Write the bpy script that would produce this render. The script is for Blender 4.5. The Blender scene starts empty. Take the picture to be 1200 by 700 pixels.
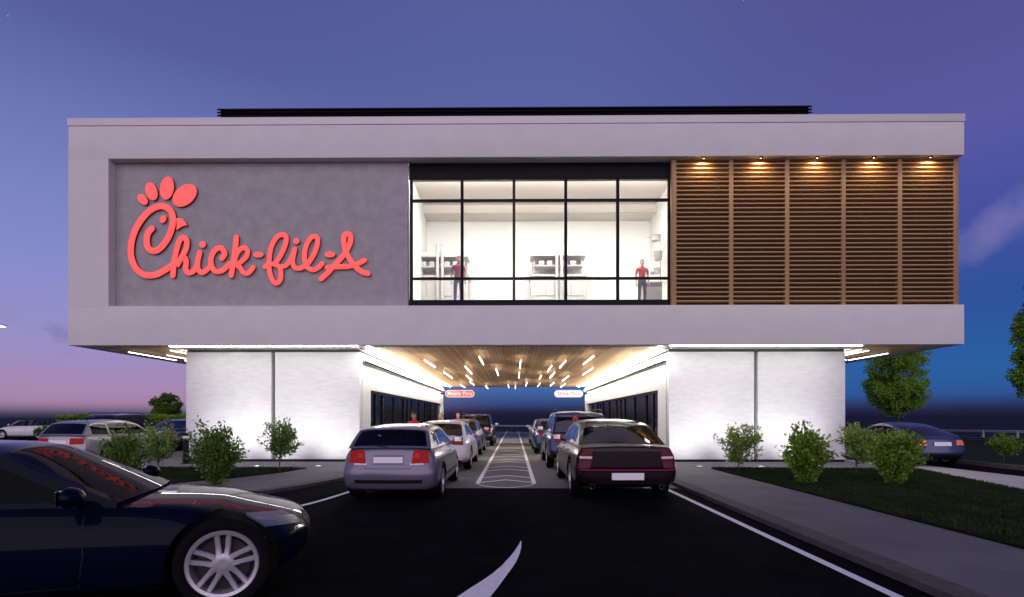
import bpy, bmesh, math, random
from mathutils import Vector, Matrix
from mathutils.bvhtree import BVHTree
from mathutils.geometry import tessellate_polygon
R = math.radians
random.seed(7)
sc = bpy.context.scene
COL = sc.collection

# ------------------------------------------------------------------ camera
YAW, FPX, PPX, HOR, EYE = 0.0095, 640.0, 596.4, 490.0, 1.5
cam_d = bpy.data.cameras.new('camera')
cam = bpy.data.objects.new('camera', cam_d); COL.objects.link(cam)
cam.location = (0, 0, EYE); cam.rotation_euler = (R(90), 0, YAW)
cam_d.sensor_width = 36.0; cam_d.lens = FPX / 1200 * 36.0
cam_d.shift_x = (600 - PPX) / 1200; cam_d.shift_y = (HOR - 350) / 1200
cam_d.clip_start = 0.05; cam_d.clip_end = 6000
sc.camera = cam

# ------------------------------------------------------------------ world: dusk sky
W = bpy.data.worlds.new('World'); sc.world = W; W.use_nodes = True
wn, wl = W.node_tree.nodes, W.node_tree.links
wn.clear()
def s2l(c):
    return tuple(((v/255)/12.92 if v/255 <= .04045 else (((v/255)+.055)/1.055)**2.4) for v in c) + (1,)
def wnode(t, **k):
    n = wn.new(t)
    for a, b in k.items(): setattr(n, a, b)
    return n
def wmath(op, a, b=None, clamp=False):
    n = wn.new('ShaderNodeMath'); n.operation = op; n.use_clamp = clamp
    for i, v in enumerate((a, b)):
        if v is None: continue
        if isinstance(v, (int, float)): n.inputs[i].default_value = v
        else: wl.new(v, n.inputs[i])
    return n.outputs[0]
tc = wnode('ShaderNodeTexCoord')
sep = wnode('ShaderNodeSeparateXYZ'); wl.new(tc.outputs['Generated'], sep.inputs[0])
def wramp(stops):
    r = wn.new('ShaderNodeValToRGB'); e = r.color_ramp.elements
    while len(e) > 1: e.remove(e[-1])
    e[0].position, e[0].color = stops[0][0], s2l(stops[0][1])
    for p, c in stops[1:]:
        k = e.new(p); k.color = s2l(c)
    wl.new(zc, r.inputs[0]); return r.outputs[0]
zc = wmath('MAXIMUM', sep.outputs[2], 0.0)
SUNSET = wramp([(0, (38, 40, 64)), (.006, (66, 62, 90)), (.013, (122, 102, 136)), (.022, (160, 128, 166)), (.036, (168, 134, 174)), (.07, (160, 138, 186)),
                (.11, (150, 142, 197)), (.20, (136, 140, 202)), (.30, (122, 131, 196)), (.40, (106, 117, 182)), (.50, (86, 94, 158)), (.7, (70, 76, 140)), (1, (44, 44, 100))])
MIDDLE = wramp([(0, (22, 22, 46)), (.012, (28, 32, 64)), (.026, (46, 70, 122)), (.05, (62, 98, 162)), (.14, (84, 104, 170)), (.30, (92, 102, 172)),
                (.45, (90, 100, 166)), (.60, (86, 94, 156)), (.75, (72, 76, 136)), (1, (40, 38, 86))])
BLUE = wramp([(0, (16, 18, 42)), (.012, (28, 34, 70)), (.022, (36, 56, 106)), (.036, (38, 82, 150)), (.07, (34, 92, 162)), (.16, (40, 80, 154)),
              (.22, (54, 78, 157)), (.29, (70, 80, 160)), (.385, (88, 87, 160)), (.50, (82, 83, 149)), (.65, (82, 78, 140)), (1, (40, 36, 84))])
# azimuth as x over horizontal length: -0.7 at the left edge of the view, 0.7 at the right
hx = wmath('POWER', wmath('ADD', wmath('MULTIPLY', sep.outputs[0], sep.outputs[0]), wmath('MULTIPLY', sep.outputs[1], sep.outputs[1])), .5)
az = wmath('DIVIDE', sep.outputs[0], wmath('MAXIMUM', hx, .001))
def mrange(v, a, b, c=0., d=1.):
    n = wn.new('ShaderNodeMapRange'); n.interpolation_type = 'SMOOTHSTEP'
    for i, q in ((1, a), (2, b), (3, c), (4, d)): n.inputs[i].default_value = q
    wl.new(v, n.inputs[0]); return n.outputs[0]
def wmix(f, a, b, blend='MIX'):
    n = wn.new('ShaderNodeMix'); n.data_type = 'RGBA'; n.blend_type = blend
    if isinstance(f, (int, float)): n.inputs[0].default_value = f
    else: wl.new(f, n.inputs[0])
    for i, v in ((6, a), (7, b)):
        if isinstance(v, tuple): n.inputs[i].default_value = v
        else: wl.new(v, n.inputs[i])
    return n.outputs[2]
col = wmix(mrange(az, -.55, .0), SUNSET, MIDDLE)
col = wmix(mrange(az, .05, .6), col, BLUE)
# clouds: streaky noise on a flat layer, kept low on the left and one bank on the right
mp = wnode('ShaderNodeMapping'); mp.inputs['Scale'].default_value = (5, 5, 17); mp.inputs['Location'].default_value = (.3, 1.7, .35)
wl.new(tc.outputs['Generated'], mp.inputs[0])
nz = wnode('ShaderNodeTexNoise'); nz.inputs['Scale'].default_value = 1.6; nz.inputs['Detail'].default_value = 7; nz.inputs['Roughness'].default_value = .55
wl.new(mp.outputs[0], nz.inputs[0])
wisps = mrange(nz.outputs[0], .60, .72)
low = wmath('MULTIPLY', mrange(zc, .05, .09), mrange(zc, .2, .14))
col = wmix(wmath('MULTIPLY', wmath('MULTIPLY', wisps, low), .35), col, s2l((92, 90, 140)))
# cloud bank near the right edge
def gauss_at(dx, dy, dz, sx, sz):
    # rotated ellipse around one direction
    a = wmath('DIVIDE', wmath('SUBTRACT', az, dx), sx); 
    zz = wmath('SUBTRACT', wmath('SUBTRACT', zc, dz), wmath('MULTIPLY', wmath('SUBTRACT', az, dx), dy))
    b = wmath('DIVIDE', zz, sz)
    return wmath('ADD', wmath('MULTIPLY', a, a), wmath('MULTIPLY', b, b))
nz2 = wnode('ShaderNodeTexNoise'); nz2.inputs['Scale'].default_value = 7; nz2.inputs['Detail'].default_value = 8; nz2.inputs['Roughness'].default_value = .6
wl.new(tc.outputs['Generated'], nz2.inputs[0])
bank = wmath('ADD', gauss_at(.71, .60, .286, .085, .036), wmath('MULTIPLY', wmath('SUBTRACT', nz2.outputs[0], .5), 5.0))
col = wmix(wmath('MULTIPLY', mrange(bank, 1.7, .1), .75), col, s2l((124, 118, 176)))
# stars
vo = wnode('ShaderNodeTexVoronoi'); vo.inputs['Scale'].default_value = 60
wl.new(tc.outputs['Generated'], vo.inputs[0])
vsep = wnode('ShaderNodeSeparateColor'); wl.new(vo.outputs['Color'], vsep.inputs[0])
star = wmath('MULTIPLY', wmath('LESS_THAN', vo.outputs['Distance'], .045), wmath('GREATER_THAN', vsep.outputs[0], .93))
star = wmath('MULTIPLY', star, mrange(zc, .3, .5))
col = wmix(wmath('MULTIPLY', star, .35), col, (.8, .8, 1, 1))
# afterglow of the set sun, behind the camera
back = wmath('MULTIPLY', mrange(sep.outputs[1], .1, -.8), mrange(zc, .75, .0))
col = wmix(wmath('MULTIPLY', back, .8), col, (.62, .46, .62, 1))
ns = wnode('ShaderNodeTexSky'); ns.sky_type = 'NISHITA'; ns.sun_disc = False
ns.sun_elevation = R(3); ns.sun_rotation = R(187)
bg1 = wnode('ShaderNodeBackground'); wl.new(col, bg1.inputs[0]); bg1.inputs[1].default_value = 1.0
bg2 = wnode('ShaderNodeBackground'); wl.new(ns.outputs[0], bg2.inputs[0]); bg2.inputs[1].default_value = 0.003
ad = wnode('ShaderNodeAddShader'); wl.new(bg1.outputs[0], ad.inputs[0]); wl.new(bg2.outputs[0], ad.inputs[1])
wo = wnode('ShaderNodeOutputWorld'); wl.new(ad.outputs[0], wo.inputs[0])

# ------------------------------------------------------------------ dusk glow as the one sun
sd = bpy.data.lights.new('sun', 'SUN'); sun = bpy.data.objects.new('sun', sd); COL.objects.link(sun)
sd.energy = 2.0; sd.angle = R(100); sd.color = (1.0, .87, .96)
sun.rotation_euler = Vector((.10, 1, -.13)).to_track_quat('-Z', 'Y').to_euler()

sc.view_settings.view_transform = 'Standard'; sc.view_settings.look = 'None'
sc.view_settings.exposure = 0; sc.view_settings.gamma = 1
sc.cycles.use_denoising = True
sc.cycles.max_bounces = 7; sc.cycles.diffuse_bounces = 4; sc.cycles.transparent_max_bounces = 16
sc.cycles.glossy_bounces = 3; sc.cycles.caustics_reflective = False; sc.cycles.caustics_refractive = False
sc.cycles.sample_clamp_indirect = 6.0

# ------------------------------------------------------------------ helpers
def P(px, py, Y):
    u, v = (px - PPX) / FPX, (HOR - py) / FPX
    d = Vector((-math.sin(YAW) + u * math.cos(YAW), math.cos(YAW) + u * math.sin(YAW), v))
    t = Y / d.y
    return Vector((d.x * t, Y, EYE + d.z * t))
def G(px, py, z=0.0):
    u, v = (px - PPX) / FPX, (HOR - py) / FPX
    d = Vector((-math.sin(YAW) + u * math.cos(YAW), math.cos(YAW) + u * math.sin(YAW), v))
    t = (z - EYE) / v
    return Vector((d.x * t, d.y * t, z))

MATS = {}
def mat(name, color, rough=.6, metal=0., coat=0., var=0., vscale=4., bump=0., bscale=30., stretch=(1, 1, 1), emit=None, estr=0.,
        dark=None, spec=.5, obj_coords=True, detail=6.):
    if name in MATS: return MATS[name]
    m = bpy.data.materials.new(name); m.use_nodes = True
    nt = m.node_tree; b = nt.nodes['Principled BSDF']
    b.inputs['Base Color'].default_value = (*color[:3], 1)
    b.inputs['Roughness'].default_value = rough; b.inputs['Metallic'].default_value = metal
    b.inputs['Coat Weight'].default_value = coat; b.inputs['Coat Roughness'].default_value = .03
    b.inputs['Specular IOR Level'].default_value = spec
    if var or bump:
        t = nt.nodes.new('ShaderNodeTexCoord'); mpn = nt.nodes.new('ShaderNodeMapping'); mpn.inputs['Scale'].default_value = stretch
        nt.links.new(t.outputs['Object'], mpn.inputs[0])
    if var:
        n = nt.nodes.new('ShaderNodeTexNoise'); n.inputs['Scale'].default_value = vscale; n.inputs['Detail'].default_value = detail
        n.inputs['Roughness'].default_value = .62
        nt.links.new(mpn.outputs[0], n.inputs[0])
        r = nt.nodes.new('ShaderNodeValToRGB'); r.color_ramp.elements[0].position = .3; r.color_ramp.elements[1].position = .7
        d = dark if dark else tuple(c * (1 - var) for c in color[:3])
        r.color_ramp.elements[0].color = (*d, 1); r.color_ramp.elements[1].color = (*[min(1, c * (1 + var * .5)) for c in color[:3]], 1)
        nt.links.new(n.outputs[0], r.inputs[0]); nt.links.new(r.outputs[0], b.inputs['Base Color'])
    if bump:
        n2 = nt.nodes.new('ShaderNodeTexNoise'); n2.inputs['Scale'].default_value = bscale; n2.inputs['Detail'].default_value = 5
        nt.links.new(mpn.outputs[0], n2.inputs[0])
        bp = nt.nodes.new('ShaderNodeBump'); bp.inputs['Strength'].default_value = bump; bp.inputs['Distance'].default_value = .02
        nt.links.new(n2.outputs[0], bp.inputs['Height']); nt.links.new(bp.outputs[0], b.inputs['Normal'])
    if emit:
        b.inputs['Emission Color'].default_value = (*emit, 1); b.inputs['Emission Strength'].default_value = estr
    MATS[name] = m; return m
def glass_mat(name, tint, refl=.5, rough=.02, ior=1.5):
    if name in MATS: return MATS[name]
    m = bpy.data.materials.new(name); m.use_nodes = True; nt = m.node_tree; nt.nodes.clear()
    o = nt.nodes.new('ShaderNodeOutputMaterial'); mx = nt.nodes.new('ShaderNodeMixShader')
    tr = nt.nodes.new('ShaderNodeBsdfTransparent'); tr.inputs[0].default_value = (*tint, 1)
    gl = nt.nodes.new('ShaderNodeBsdfGlossy'); gl.inputs[0].default_value = (1, 1, 1, 1); gl.inputs['Roughness'].default_value = rough
    fr = nt.nodes.new('ShaderNodeFresnel'); fr.inputs[0].default_value = ior
    ml = nt.nodes.new('ShaderNodeMath'); ml.operation = 'MULTIPLY'; ml.inputs[1].default_value = refl * 2; ml.use_clamp = True
    nt.links.new(fr.outputs[0], ml.inputs[0]); nt.links.new(ml.outputs[0], mx.inputs[0])
    nt.links.new(tr.outputs[0], mx.inputs[1]); nt.links.new(gl.outputs[0], mx.inputs[2]); nt.links.new(mx.outputs[0], o.inputs[0])
    MATS[name] = m; return m
def emis(name, color, s):
    if name in MATS: return MATS[name]
    m = bpy.data.materials.new(name); m.use_nodes = True; nt = m.node_tree; nt.nodes.clear()
    o = nt.nodes.new('ShaderNodeOutputMaterial'); e = nt.nodes.new('ShaderNodeEmission')
    e.inputs[0].default_value = (*color, 1); e.inputs[1].default_value = s; nt.links.new(e.outputs[0], o.inputs[0])
    MATS[name] = m; return m

def smooth_mesh(me, ang=35):
    for p in me.polygons: p.use_smooth = True
    bm = bmesh.new(); bm.from_mesh(me)
    for e in bm.edges:
        e.smooth = not (len(e.link_faces) == 2 and e.calc_face_angle(0) > R(ang))
    bm.to_mesh(me); bm.free()
def link(name, me, m=None, parent=None, loc=None):
    o = bpy.data.objects.new(name, me); COL.objects.link(o)
    if m is not None:
        for q in (m if isinstance(m, (list, tuple)) else [m]): me.materials.append(q)
    if parent: o.parent = parent
    if loc: o.location = loc
    return o
def obj(name, bm, m=None, parent=None, smooth=None, loc=None):
    me = bpy.data.meshes.new(name); bmesh.ops.recalc_face_normals(bm, faces=bm.faces[:]); bm.to_mesh(me); bm.free()
    if smooth: smooth_mesh(me, smooth)
    return link(name, me, m, parent, loc)
def pyobj(name, verts, faces, m=None, parent=None, smooth=None, mi=None):
    me = bpy.data.meshes.new(name); me.from_pydata([tuple(v) for v in verts], [], faces); me.update()
    o = link(name, me, m, parent)
    if mi:
        for p, i in zip(me.polygons, mi): p.material_index = i
    if smooth: smooth_mesh(me, smooth)
    return o
def tag(o, label=None, cat=None, group=None, kind=None):
    if label: o['label'] = label
    if cat: o['category'] = cat
    if group: o['group'] = group
    if kind: o['kind'] = kind
    return o
def thing(name, label, cat, loc=(0, 0, 0), rz=0, group=None):
    o = bpy.data.objects.new(name, None); COL.objects.link(o); o.location = loc; o.rotation_euler = (0, 0, rz)
    o.empty_display_size = .2
    return tag(o, label, cat, group)
def struct(name, bm, m, smooth=None):
    return tag(obj(name, bm, m, None, smooth), kind='structure')
def copy_tree(o, parent=None):
    c = o.copy(); COL.objects.link(c); c.parent = parent
    for ch in list(o.children): copy_tree(ch, c)
    return c
def bx(bm, x0, x1, y0, y1, z0, z1, bev=0, mi=0):
    vs = [bm.verts.new((x, y, z)) for x in (x0, x1) for y in (y0, y1) for z in (z0, z1)]
    fs = [bm.faces.new([vs[i] for i in q]) for q in ((0, 1, 3, 2), (4, 6, 7, 5), (0, 4, 5, 1), (2, 3, 7, 6), (0, 2, 6, 4), (1, 5, 7, 3))]
    for f in fs: f.material_index = mi
    if bev:
        es = list({e for f in fs for e in f.edges})
        r = bmesh.ops.bevel(bm, geom=es, offset=bev, segments=2, affect='EDGES', profile=.6)
        for f in r['faces']: f.material_index = mi
    return fs
def box(name, x0, x1, y0, y1, z0, z1, m, parent=None, bev=0):
    bm = bmesh.new(); bx(bm, x0, x1, y0, y1, z0, z1, bev); return obj(name, bm, m, parent, 40 if bev else None)
def tube(bm, pts, rad, n=8, cap=True, mi=0):
    pts = [Vector(p) for p in pts]; rads = rad if isinstance(rad, (list, tuple)) else [rad] * len(pts)
    rings = []; ref = None
    for i, p in enumerate(pts):
        d = (pts[min(i + 1, len(pts) - 1)] - pts[max(i - 1, 0)]).normalized()
        if ref is None:
            ref = Vector((0, 0, 1)) if abs(d.z) < .9 else Vector((1, 0, 0))
        a = d.cross(ref).normalized(); b = a.cross(d).normalized(); ref = b
        rings.append([bm.verts.new(p + (a * math.cos(t) + b * math.sin(t)) * rads[i]) for t in [2 * math.pi * k / n for k in range(n)]])
    for r0, r1 in zip(rings, rings[1:]):
        for k in range(n):
            f = bm.faces.new((r0[k], r0[(k + 1) % n], r1[(k + 1) % n], r1[k])); f.material_index = mi
    if cap:
        bm.faces.new(rings[0][::-1]).material_index = mi; bm.faces.new(rings[-1]).material_index = mi
def lathe(bm, prof, n=32, axis='z', mi=0, closed=False):
    """prof: list of (radius, height)"""
    rings = []
    for r, h in prof:
        ring = []
        for k in range(n):
            a = 2 * math.pi * k / n
            if axis == 'z': v = (r * math.cos(a), r * math.sin(a), h)
            else: v = (r * math.cos(a), h, r * math.sin(a))
            ring.append(bm.verts.new(v))
        rings.append(ring)
    pr = list(zip(rings, rings[1:])) + ([(rings[-1], rings[0])] if closed else [])
    for r0, r1 in pr:
        for k in range(n):
            bm.faces.new((r0[k], r0[(k + 1) % n], r1[(k + 1) % n], r1[k])).material_index = mi
    return rings
def prism(bm, pts, z0, z1, mi=0, plane='xy'):
    """polygon extruded; plane 'xy' uses z0..z1, 'xz' uses y = z0..z1"""
    def mk(p, h): return (p[0], p[1], h) if plane == 'xy' else (p[0], h, p[1])
    a = [bm.verts.new(mk(p, z0)) for p in pts]; b = [bm.verts.new(mk(p, z1)) for p in pts]
    n = len(pts)
    bm.faces.new(a[::-1]).material_index = mi; bm.faces.new(b).material_index = mi
    for i in range(n): bm.faces.new((a[i], a[(i + 1) % n], b[(i + 1) % n], b[i])).material_index = mi
def sheet(bm, pts, z, mi=0):
    f = bm.faces.new([bm.verts.new((p[0], p[1], z)) for p in pts]); f.material_index = mi
    if f.normal.z < 0: f.normal_flip()
def lerp(tab, x):
    if x <= tab[0][0]: return tab[0][1]
    for (x0, y0), (x1, y1) in zip(tab, tab[1:]):
        if x <= x1: return y0 + (y1 - y0) * (x - x0) / (x1 - x0)
    return tab[-1][1]
def smt(tab, x, h=.12):
    return (lerp(tab, x - h) + 2 * lerp(tab, x - h/2) + 2 * lerp(tab, x) + 2 * lerp(tab, x + h/2) + lerp(tab, x + h)) / 8
def ordinal(n): return ['first', 'second', 'third', 'fourth', 'fifth', 'sixth', 'seventh', 'eighth', 'ninth', 'tenth', 'eleventh', 'twelfth',
                        'thirteenth', 'fourteenth', 'fifteenth'][n]
# ------------------------------------------------------------------ materials of the setting
M_stucco = mat('stucco', (.70, .665, .66), .85, var=.05, vscale=1.3, bump=.25, bscale=60)
M_coping = mat('coping_metal', (.60, .55, .56), .5, metal=.3)
M_concrete = mat('board_concrete', (.385, .365, .38), .85, var=.16, vscale=2.6, bump=.5, bscale=26)
M_wall = mat('pale_stone_wall', (.64, .645, .64), .8, var=.10, vscale=4.5, bump=.35, bscale=26, stretch=(.6, .6, 2.4))
M_black = mat('black_metal', (.008, .008, .011), .55, spec=.12)
M_dark = mat('dark_interior', (.03, .028, .027), .8)
M_white = mat('white_paint', (.78, .77, .75), .6)
M_cream = mat('cream_interior', (.80, .785, .75), .8)
M_asphalt = mat('asphalt', (.0068, .0069, .009), 1., var=.55, vscale=1.6, detail=14., bump=.9, bscale=160, spec=.02)
M_slab = mat('concrete_slab', (.15, .15, .155), .8, var=.22, vscale=.9, bump=.3, bscale=90, spec=.25)
M_walk = mat('walk_concrete', (.15, .145, .16), .85, var=.2, vscale=1.0, bump=.5, bscale=70, spec=.2)
M_kerb = mat('kerb_stone', (.10, .085, .088), .85, var=.35, vscale=6, bump=.6, bscale=50, spec=.2)
M_paint = mat('road_paint', (.86, .85, .88), .7, var=.12, vscale=14, bump=.3, bscale=120)
M_yellow = mat('yellow_road_paint', (.7, .36, .06), .7, var=.12, vscale=14)
M_soil = mat('soil', (.012, .014, .008), .95, var=.5, vscale=9, bump=1., bscale=45, spec=.1)
M_lawn = mat('dark_lawn', (.018, .030, .012), .95, var=.5, vscale=3, bump=.8, bscale=60, spec=.1)
M_far = mat('far_land', (.02, .028, .045), 1., var=.3, vscale=.02, spec=.05)
M_pale = mat('pale_paving', (.42, .42, .43), .85, var=.14, vscale=.8, bump=.3, bscale=60)

def wood_mat(name, c0, c1, axis='x', plank=.14, seam=True, rough=.55):
    m = bpy.data.materials.new(name); m.use_nodes = True; nt = m.node_tree; b = nt.nodes['Principled BSDF']; N = nt.nodes.new; L = nt.links.new
    t = N('ShaderNodeTexCoord'); sp = N('ShaderNodeSeparateXYZ'); L(t.outputs['Object'], sp.inputs[0])
    dv = N('ShaderNodeMath'); dv.operation = 'DIVIDE'; L(sp.outputs['XYZ'.index(axis.upper())], dv.inputs[0]); dv.inputs[1].default_value = plank
    fl = N('ShaderNodeMath'); fl.operation = 'FLOOR'; L(dv.outputs[0], fl.inputs[0])
    fr = N('ShaderNodeMath'); fr.operation = 'FRACT'; L(dv.outputs[0], fr.inputs[0])
    wn_ = N('ShaderNodeTexWhiteNoise'); wn_.noise_dimensions = '1D'; L(fl.outputs[0], wn_.inputs['W'])
    mp_ = N('ShaderNodeMapping'); mp_.inputs['Scale'].default_value = (14, .8, 14) if axis == 'x' else (.8, 14, 14); L(t.outputs['Object'], mp_.inputs[0])
    nz_ = N('ShaderNodeTexNoise'); nz_.inputs['Scale'].default_value = 2; nz_.inputs['Detail'].default_value = 6; L(mp_.outputs[0], nz_.inputs[0])
    ad_ = N('ShaderNodeMath'); ad_.operation = 'ADD'; L(wn_.outputs[0], ad_.inputs[0]); L(nz_.outputs[0], ad_.inputs[1])
    mr = N('ShaderNodeMapRange'); mr.inputs[1].default_value = .3; mr.inputs[2].default_value = 1.7; L(ad_.outputs[0], mr.inputs[0])
    mx = N('ShaderNodeMix'); mx.data_type = 'RGBA'; mx.inputs[6].default_value = (*c0, 1); mx.inputs[7].default_value = (*c1, 1); L(mr.outputs[0], mx.inputs[0])
    out = mx.outputs[2]
    if seam:
        lt = N('ShaderNodeMath'); lt.operation = 'LESS_THAN'; lt.inputs[1].default_value = .09; L(fr.outputs[0], lt.inputs[0])
        m2 = N('ShaderNodeMix'); m2.data_type = 'RGBA'; m2.inputs[7].default_value = (c0[0]*.22, c0[1]*.2, c0[2]*.2, 1); L(lt.outputs[0], m2.inputs[0]); L(out, m2.inputs[6]); out = m2.outputs[2]
    L(out, b.inputs['Base Color']); b.inputs['Roughness'].default_value = rough
    return m
M_ceilwood = wood_mat('ceiling_wood', (.58, .34, .155), (.90, .60, .34), 'x', .125)
M_slat = wood_mat('louvre_wood', (.38, .225, .095), (.50, .30, .13), 'z', .124, seam=False)

# ------------------------------------------------------------------ ground
F = 17.05; BK = 40.2; WY = 18.1; WE = 39.6; WALK = .05
bm = bmesh.new(); sheet(bm, [(-3000, -400), (3000, -400), (3000, 4500), (-3000, 4500)], -.05); struct('ground', bm, M_far)
bm = bmesh.new(); sheet(bm, [(-70, -25), (24, -25), (24, 12), (14.62, 12), (14.62, 62), (-70, 62)], -.01); struct('parking_lot', bm, M_asphalt)
bm = bmesh.new(); sheet(bm, [(-3.54, 11.7), (3.54, 11.7), (3.54, 60), (-3.54, 60)], -.005); struct('drive_lane', bm, M_slab)
# broad cracks/joints are in the walks themselves
kr = [(3.56, -6), (3.56, 60)]
kl = [(-3.56, 60), (-3.56, 15.2), (-3.75, 14.2), (-4.1, 13.2), (-4.5, 11.8), (-5.4, 9.6), (-7.2, 7.9), (-9.8, 6.9), (-14, 6.3)]
def strip_poly(line, w):
    out = []
    for i, p in enumerate(line):
        a = Vector(line[max(i-1, 0)]); b = Vector(line[min(i+1, len(line)-1)]); d = (b - a).normalized()
        n = Vector((d.y, -d.x)); out.append(Vector(p) + n * w)
    return [tuple(p) for p in line] + [tuple(p) for p in out[::-1]]
def strip_mesh(bm, line, w, z0, z1):
    off = strip_poly(line, w); n = len(line); a = off[:n]; b = off[n:][::-1]
    for i in range(n - 1): prism(bm, [a[i], a[i+1], b[i+1], b[i]], z0, z1)
bm = bmesh.new(); strip_mesh(bm, kr, .28, -.03, WALK + .012); struct('kerb', bm, M_kerb)
bm = bmesh.new(); strip_mesh(bm, [p for p in kl][::-1], -.28, -.03, WALK + .012); struct('kerb', bm, M_kerb)
# walks: right strip, patio in front of the wall, tunnel edge walks
bm = bmesh.new()
sheet(bm, [(3.84, -6), (5.62, -6), (5.62, 15.65), (3.84, 15.65)], WALK)
sheet(bm, [(3.84, 15.65), (11.3, 15.35), (11.3, 60), (3.84, 60)], WALK); struct('walk', bm, M_walk)
kin = [(x - .28, y) for x, y in kl]
bm = bmesh.new()
bed_l = [(-5.95, 15.6), (-6.15, 14.4), (-6.75, 13.1), (-7.9, 11.6), (-9.8, 10.4), (-12.4, 9.8)]
sheet(bm, [(-3.84, 60), (-3.84, 15.6), (-14.6, 15.6), (-14.6, 60)], WALK)
q = [(-3.84, 15.6), (-4.03, 14.2), (-4.38, 13.2), (-4.78, 11.8), (-5.66, 9.65), (-7.4, 8.1), (-9.9, 7.15), (-12.4, 6.75)]
for i in range(5):
    pass
for a, b, c, d in [(q[0], q[1], bed_l[1], bed_l[0]), (q[1], q[2], bed_l[2], bed_l[1]), (q[2], q[3], bed_l[2], bed_l[2]), (q[3], q[4], bed_l[3], bed_l[2]),
                   (q[4], q[5], bed_l[4], bed_l[3]), (q[5], q[6], bed_l[5], bed_l[4]), (q[6], q[7], (-13.5, 6.7), bed_l[5])]:
    pts = [a, b, c] + ([d] if d != c else [])
    sheet(bm, pts, WALK)
struct('walk', bm, M_walk)
BED_R = [(5.62, 15.62), (5.62, -6), (10.2, -6), (9.96, 10.5), (10.5, 12.6), (11.25, 15.3)]
BED_L = [(-5.95, 15.58), (-6.15, 14.4), (-6.75, 13.1), (-7.9, 11.6), (-9.8, 10.4), (-12.4, 9.8), (-12.6, 15.58)]
bm = bmesh.new(); prism(bm, BED_R, -.02, WALK + .03); struct('planting_bed', bm, M_soil)
bm = bmesh.new(); prism(bm, BED_L, -.02, WALK + .03); struct('planting_bed', bm, M_soil)
bm = bmesh.new(); sheet(bm, [(9.97, -6), (13.0, -6), (13.0, 16.2), (13.0, 60), (11.31, 60), (11.31, 15.3), (10.5, 12.6), (9.97, 10.5)], .004); struct('side_drive', bm, M_pale)
bm = bmesh.new(); bx(bm, 14.62, 14.8, -6, 60, -.02, .12); struct('kerb', bm, M_kerb)
bm = bmesh.new(); sheet(bm, [(14.8, -6), (80, -6), (80, 21), (35, 30), (24, 46.5), (14.8, 55)], .06); struct('lawn', bm, M_lawn)
# the public road curving behind the restaurant
road = [(150, -5), (60, 21), (36, 34), (27, 45), (16, 57), (0, 64), (-30, 68), (-120, 70)]
def rstrip(bm, line, o0, o1, z):
    L0 = strip_poly(line, o0)[len(line):][::-1]; L1 = strip_poly(line, o1)[len(line):][::-1]
    for i in range(len(line) - 1): sheet(bm, [L0[i], L0[i+1], L1[i+1], L1[i]], z)
def dense(line, n=8):
    out = []
    pts = [Vector(p) for p in line]; pts = [pts[0]] + pts + [pts[-1]]
    for i in range(1, len(pts) - 2):
        for k in range(n):
            t = k / n; a, b, c, d = pts[i-1:i+3]
            out.append(tuple(.5 * ((2*b) + (c-a)*t + (2*a-5*b+4*c-d)*t*t + (-a+3*b-3*c+d)*t**3)))
    out.append(tuple(pts[-1])); return out
rd = dense(road)
bm = bmesh.new(); rstrip(bm, rd, -5, 7, -.03); struct('road', bm, M_asphalt)
for nm, o0, o1, m, dash in (('road_edge_line', -4.3, -4.1, M_paint, 0), ('lane_line', -1.1, -.9, M_paint, 1), ('center_line', 1.7, 1.85, M_yellow, 0),
                            ('center_line', 2.1, 2.25, M_yellow, 0), ('road_edge_line', 6.1, 6.3, M_paint, 0)):  # painted lines stand in for the light streaks along the road
    bm = bmesh.new()
    L0 = strip_poly(rd, o0)[len(rd):][::-1]; L1 = strip_poly(rd, o1)[len(rd):][::-1]
    for i in range(len(rd) - 1):
        if dash and i % 2: continue
        sheet(bm, [L0[i], L0[i+1], L1[i+1], L1[i]], -.024)
    struct(nm, bm, m)
# guard rail added beyond the road in place of light streaks
gr = thing('added_guard_rail', 'low galvanised guard rail standing in for the light streaks along the road behind the restaurant', 'guard rail', (0, 71.5, 0))
M_galv = mat('galvanised', (.35, .36, .38), .4, metal=.7)
g0 = [Vector((x, y, 0)) for x, y in strip_poly(rd, -7.6)[len(rd):][::-1]]
def adopt(o, root):
    o.parent = root; o.matrix_parent_inverse = Matrix.Translation(-root.location); return o
bm = bmesh.new()
g1 = [Vector((x, y, 0)) for x, y in strip_poly(rd, 8.2)[len(rd):][::-1]]
g1 = [p for p in g1 if -60 < p.x < 110]
for z in (.40, .50): tube(bm, [(p.x, p.y, z) for p in g1], .05, 6)
adopt(obj('rail', bm, M_galv, None, 40), gr)
for p in g1[::2]:
    if abs(p.x) < 60: adopt(box('post', p.x - .06, p.x + .06, p.y - .06, p.y + .06, -.04, .54, M_galv), gr)

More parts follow.
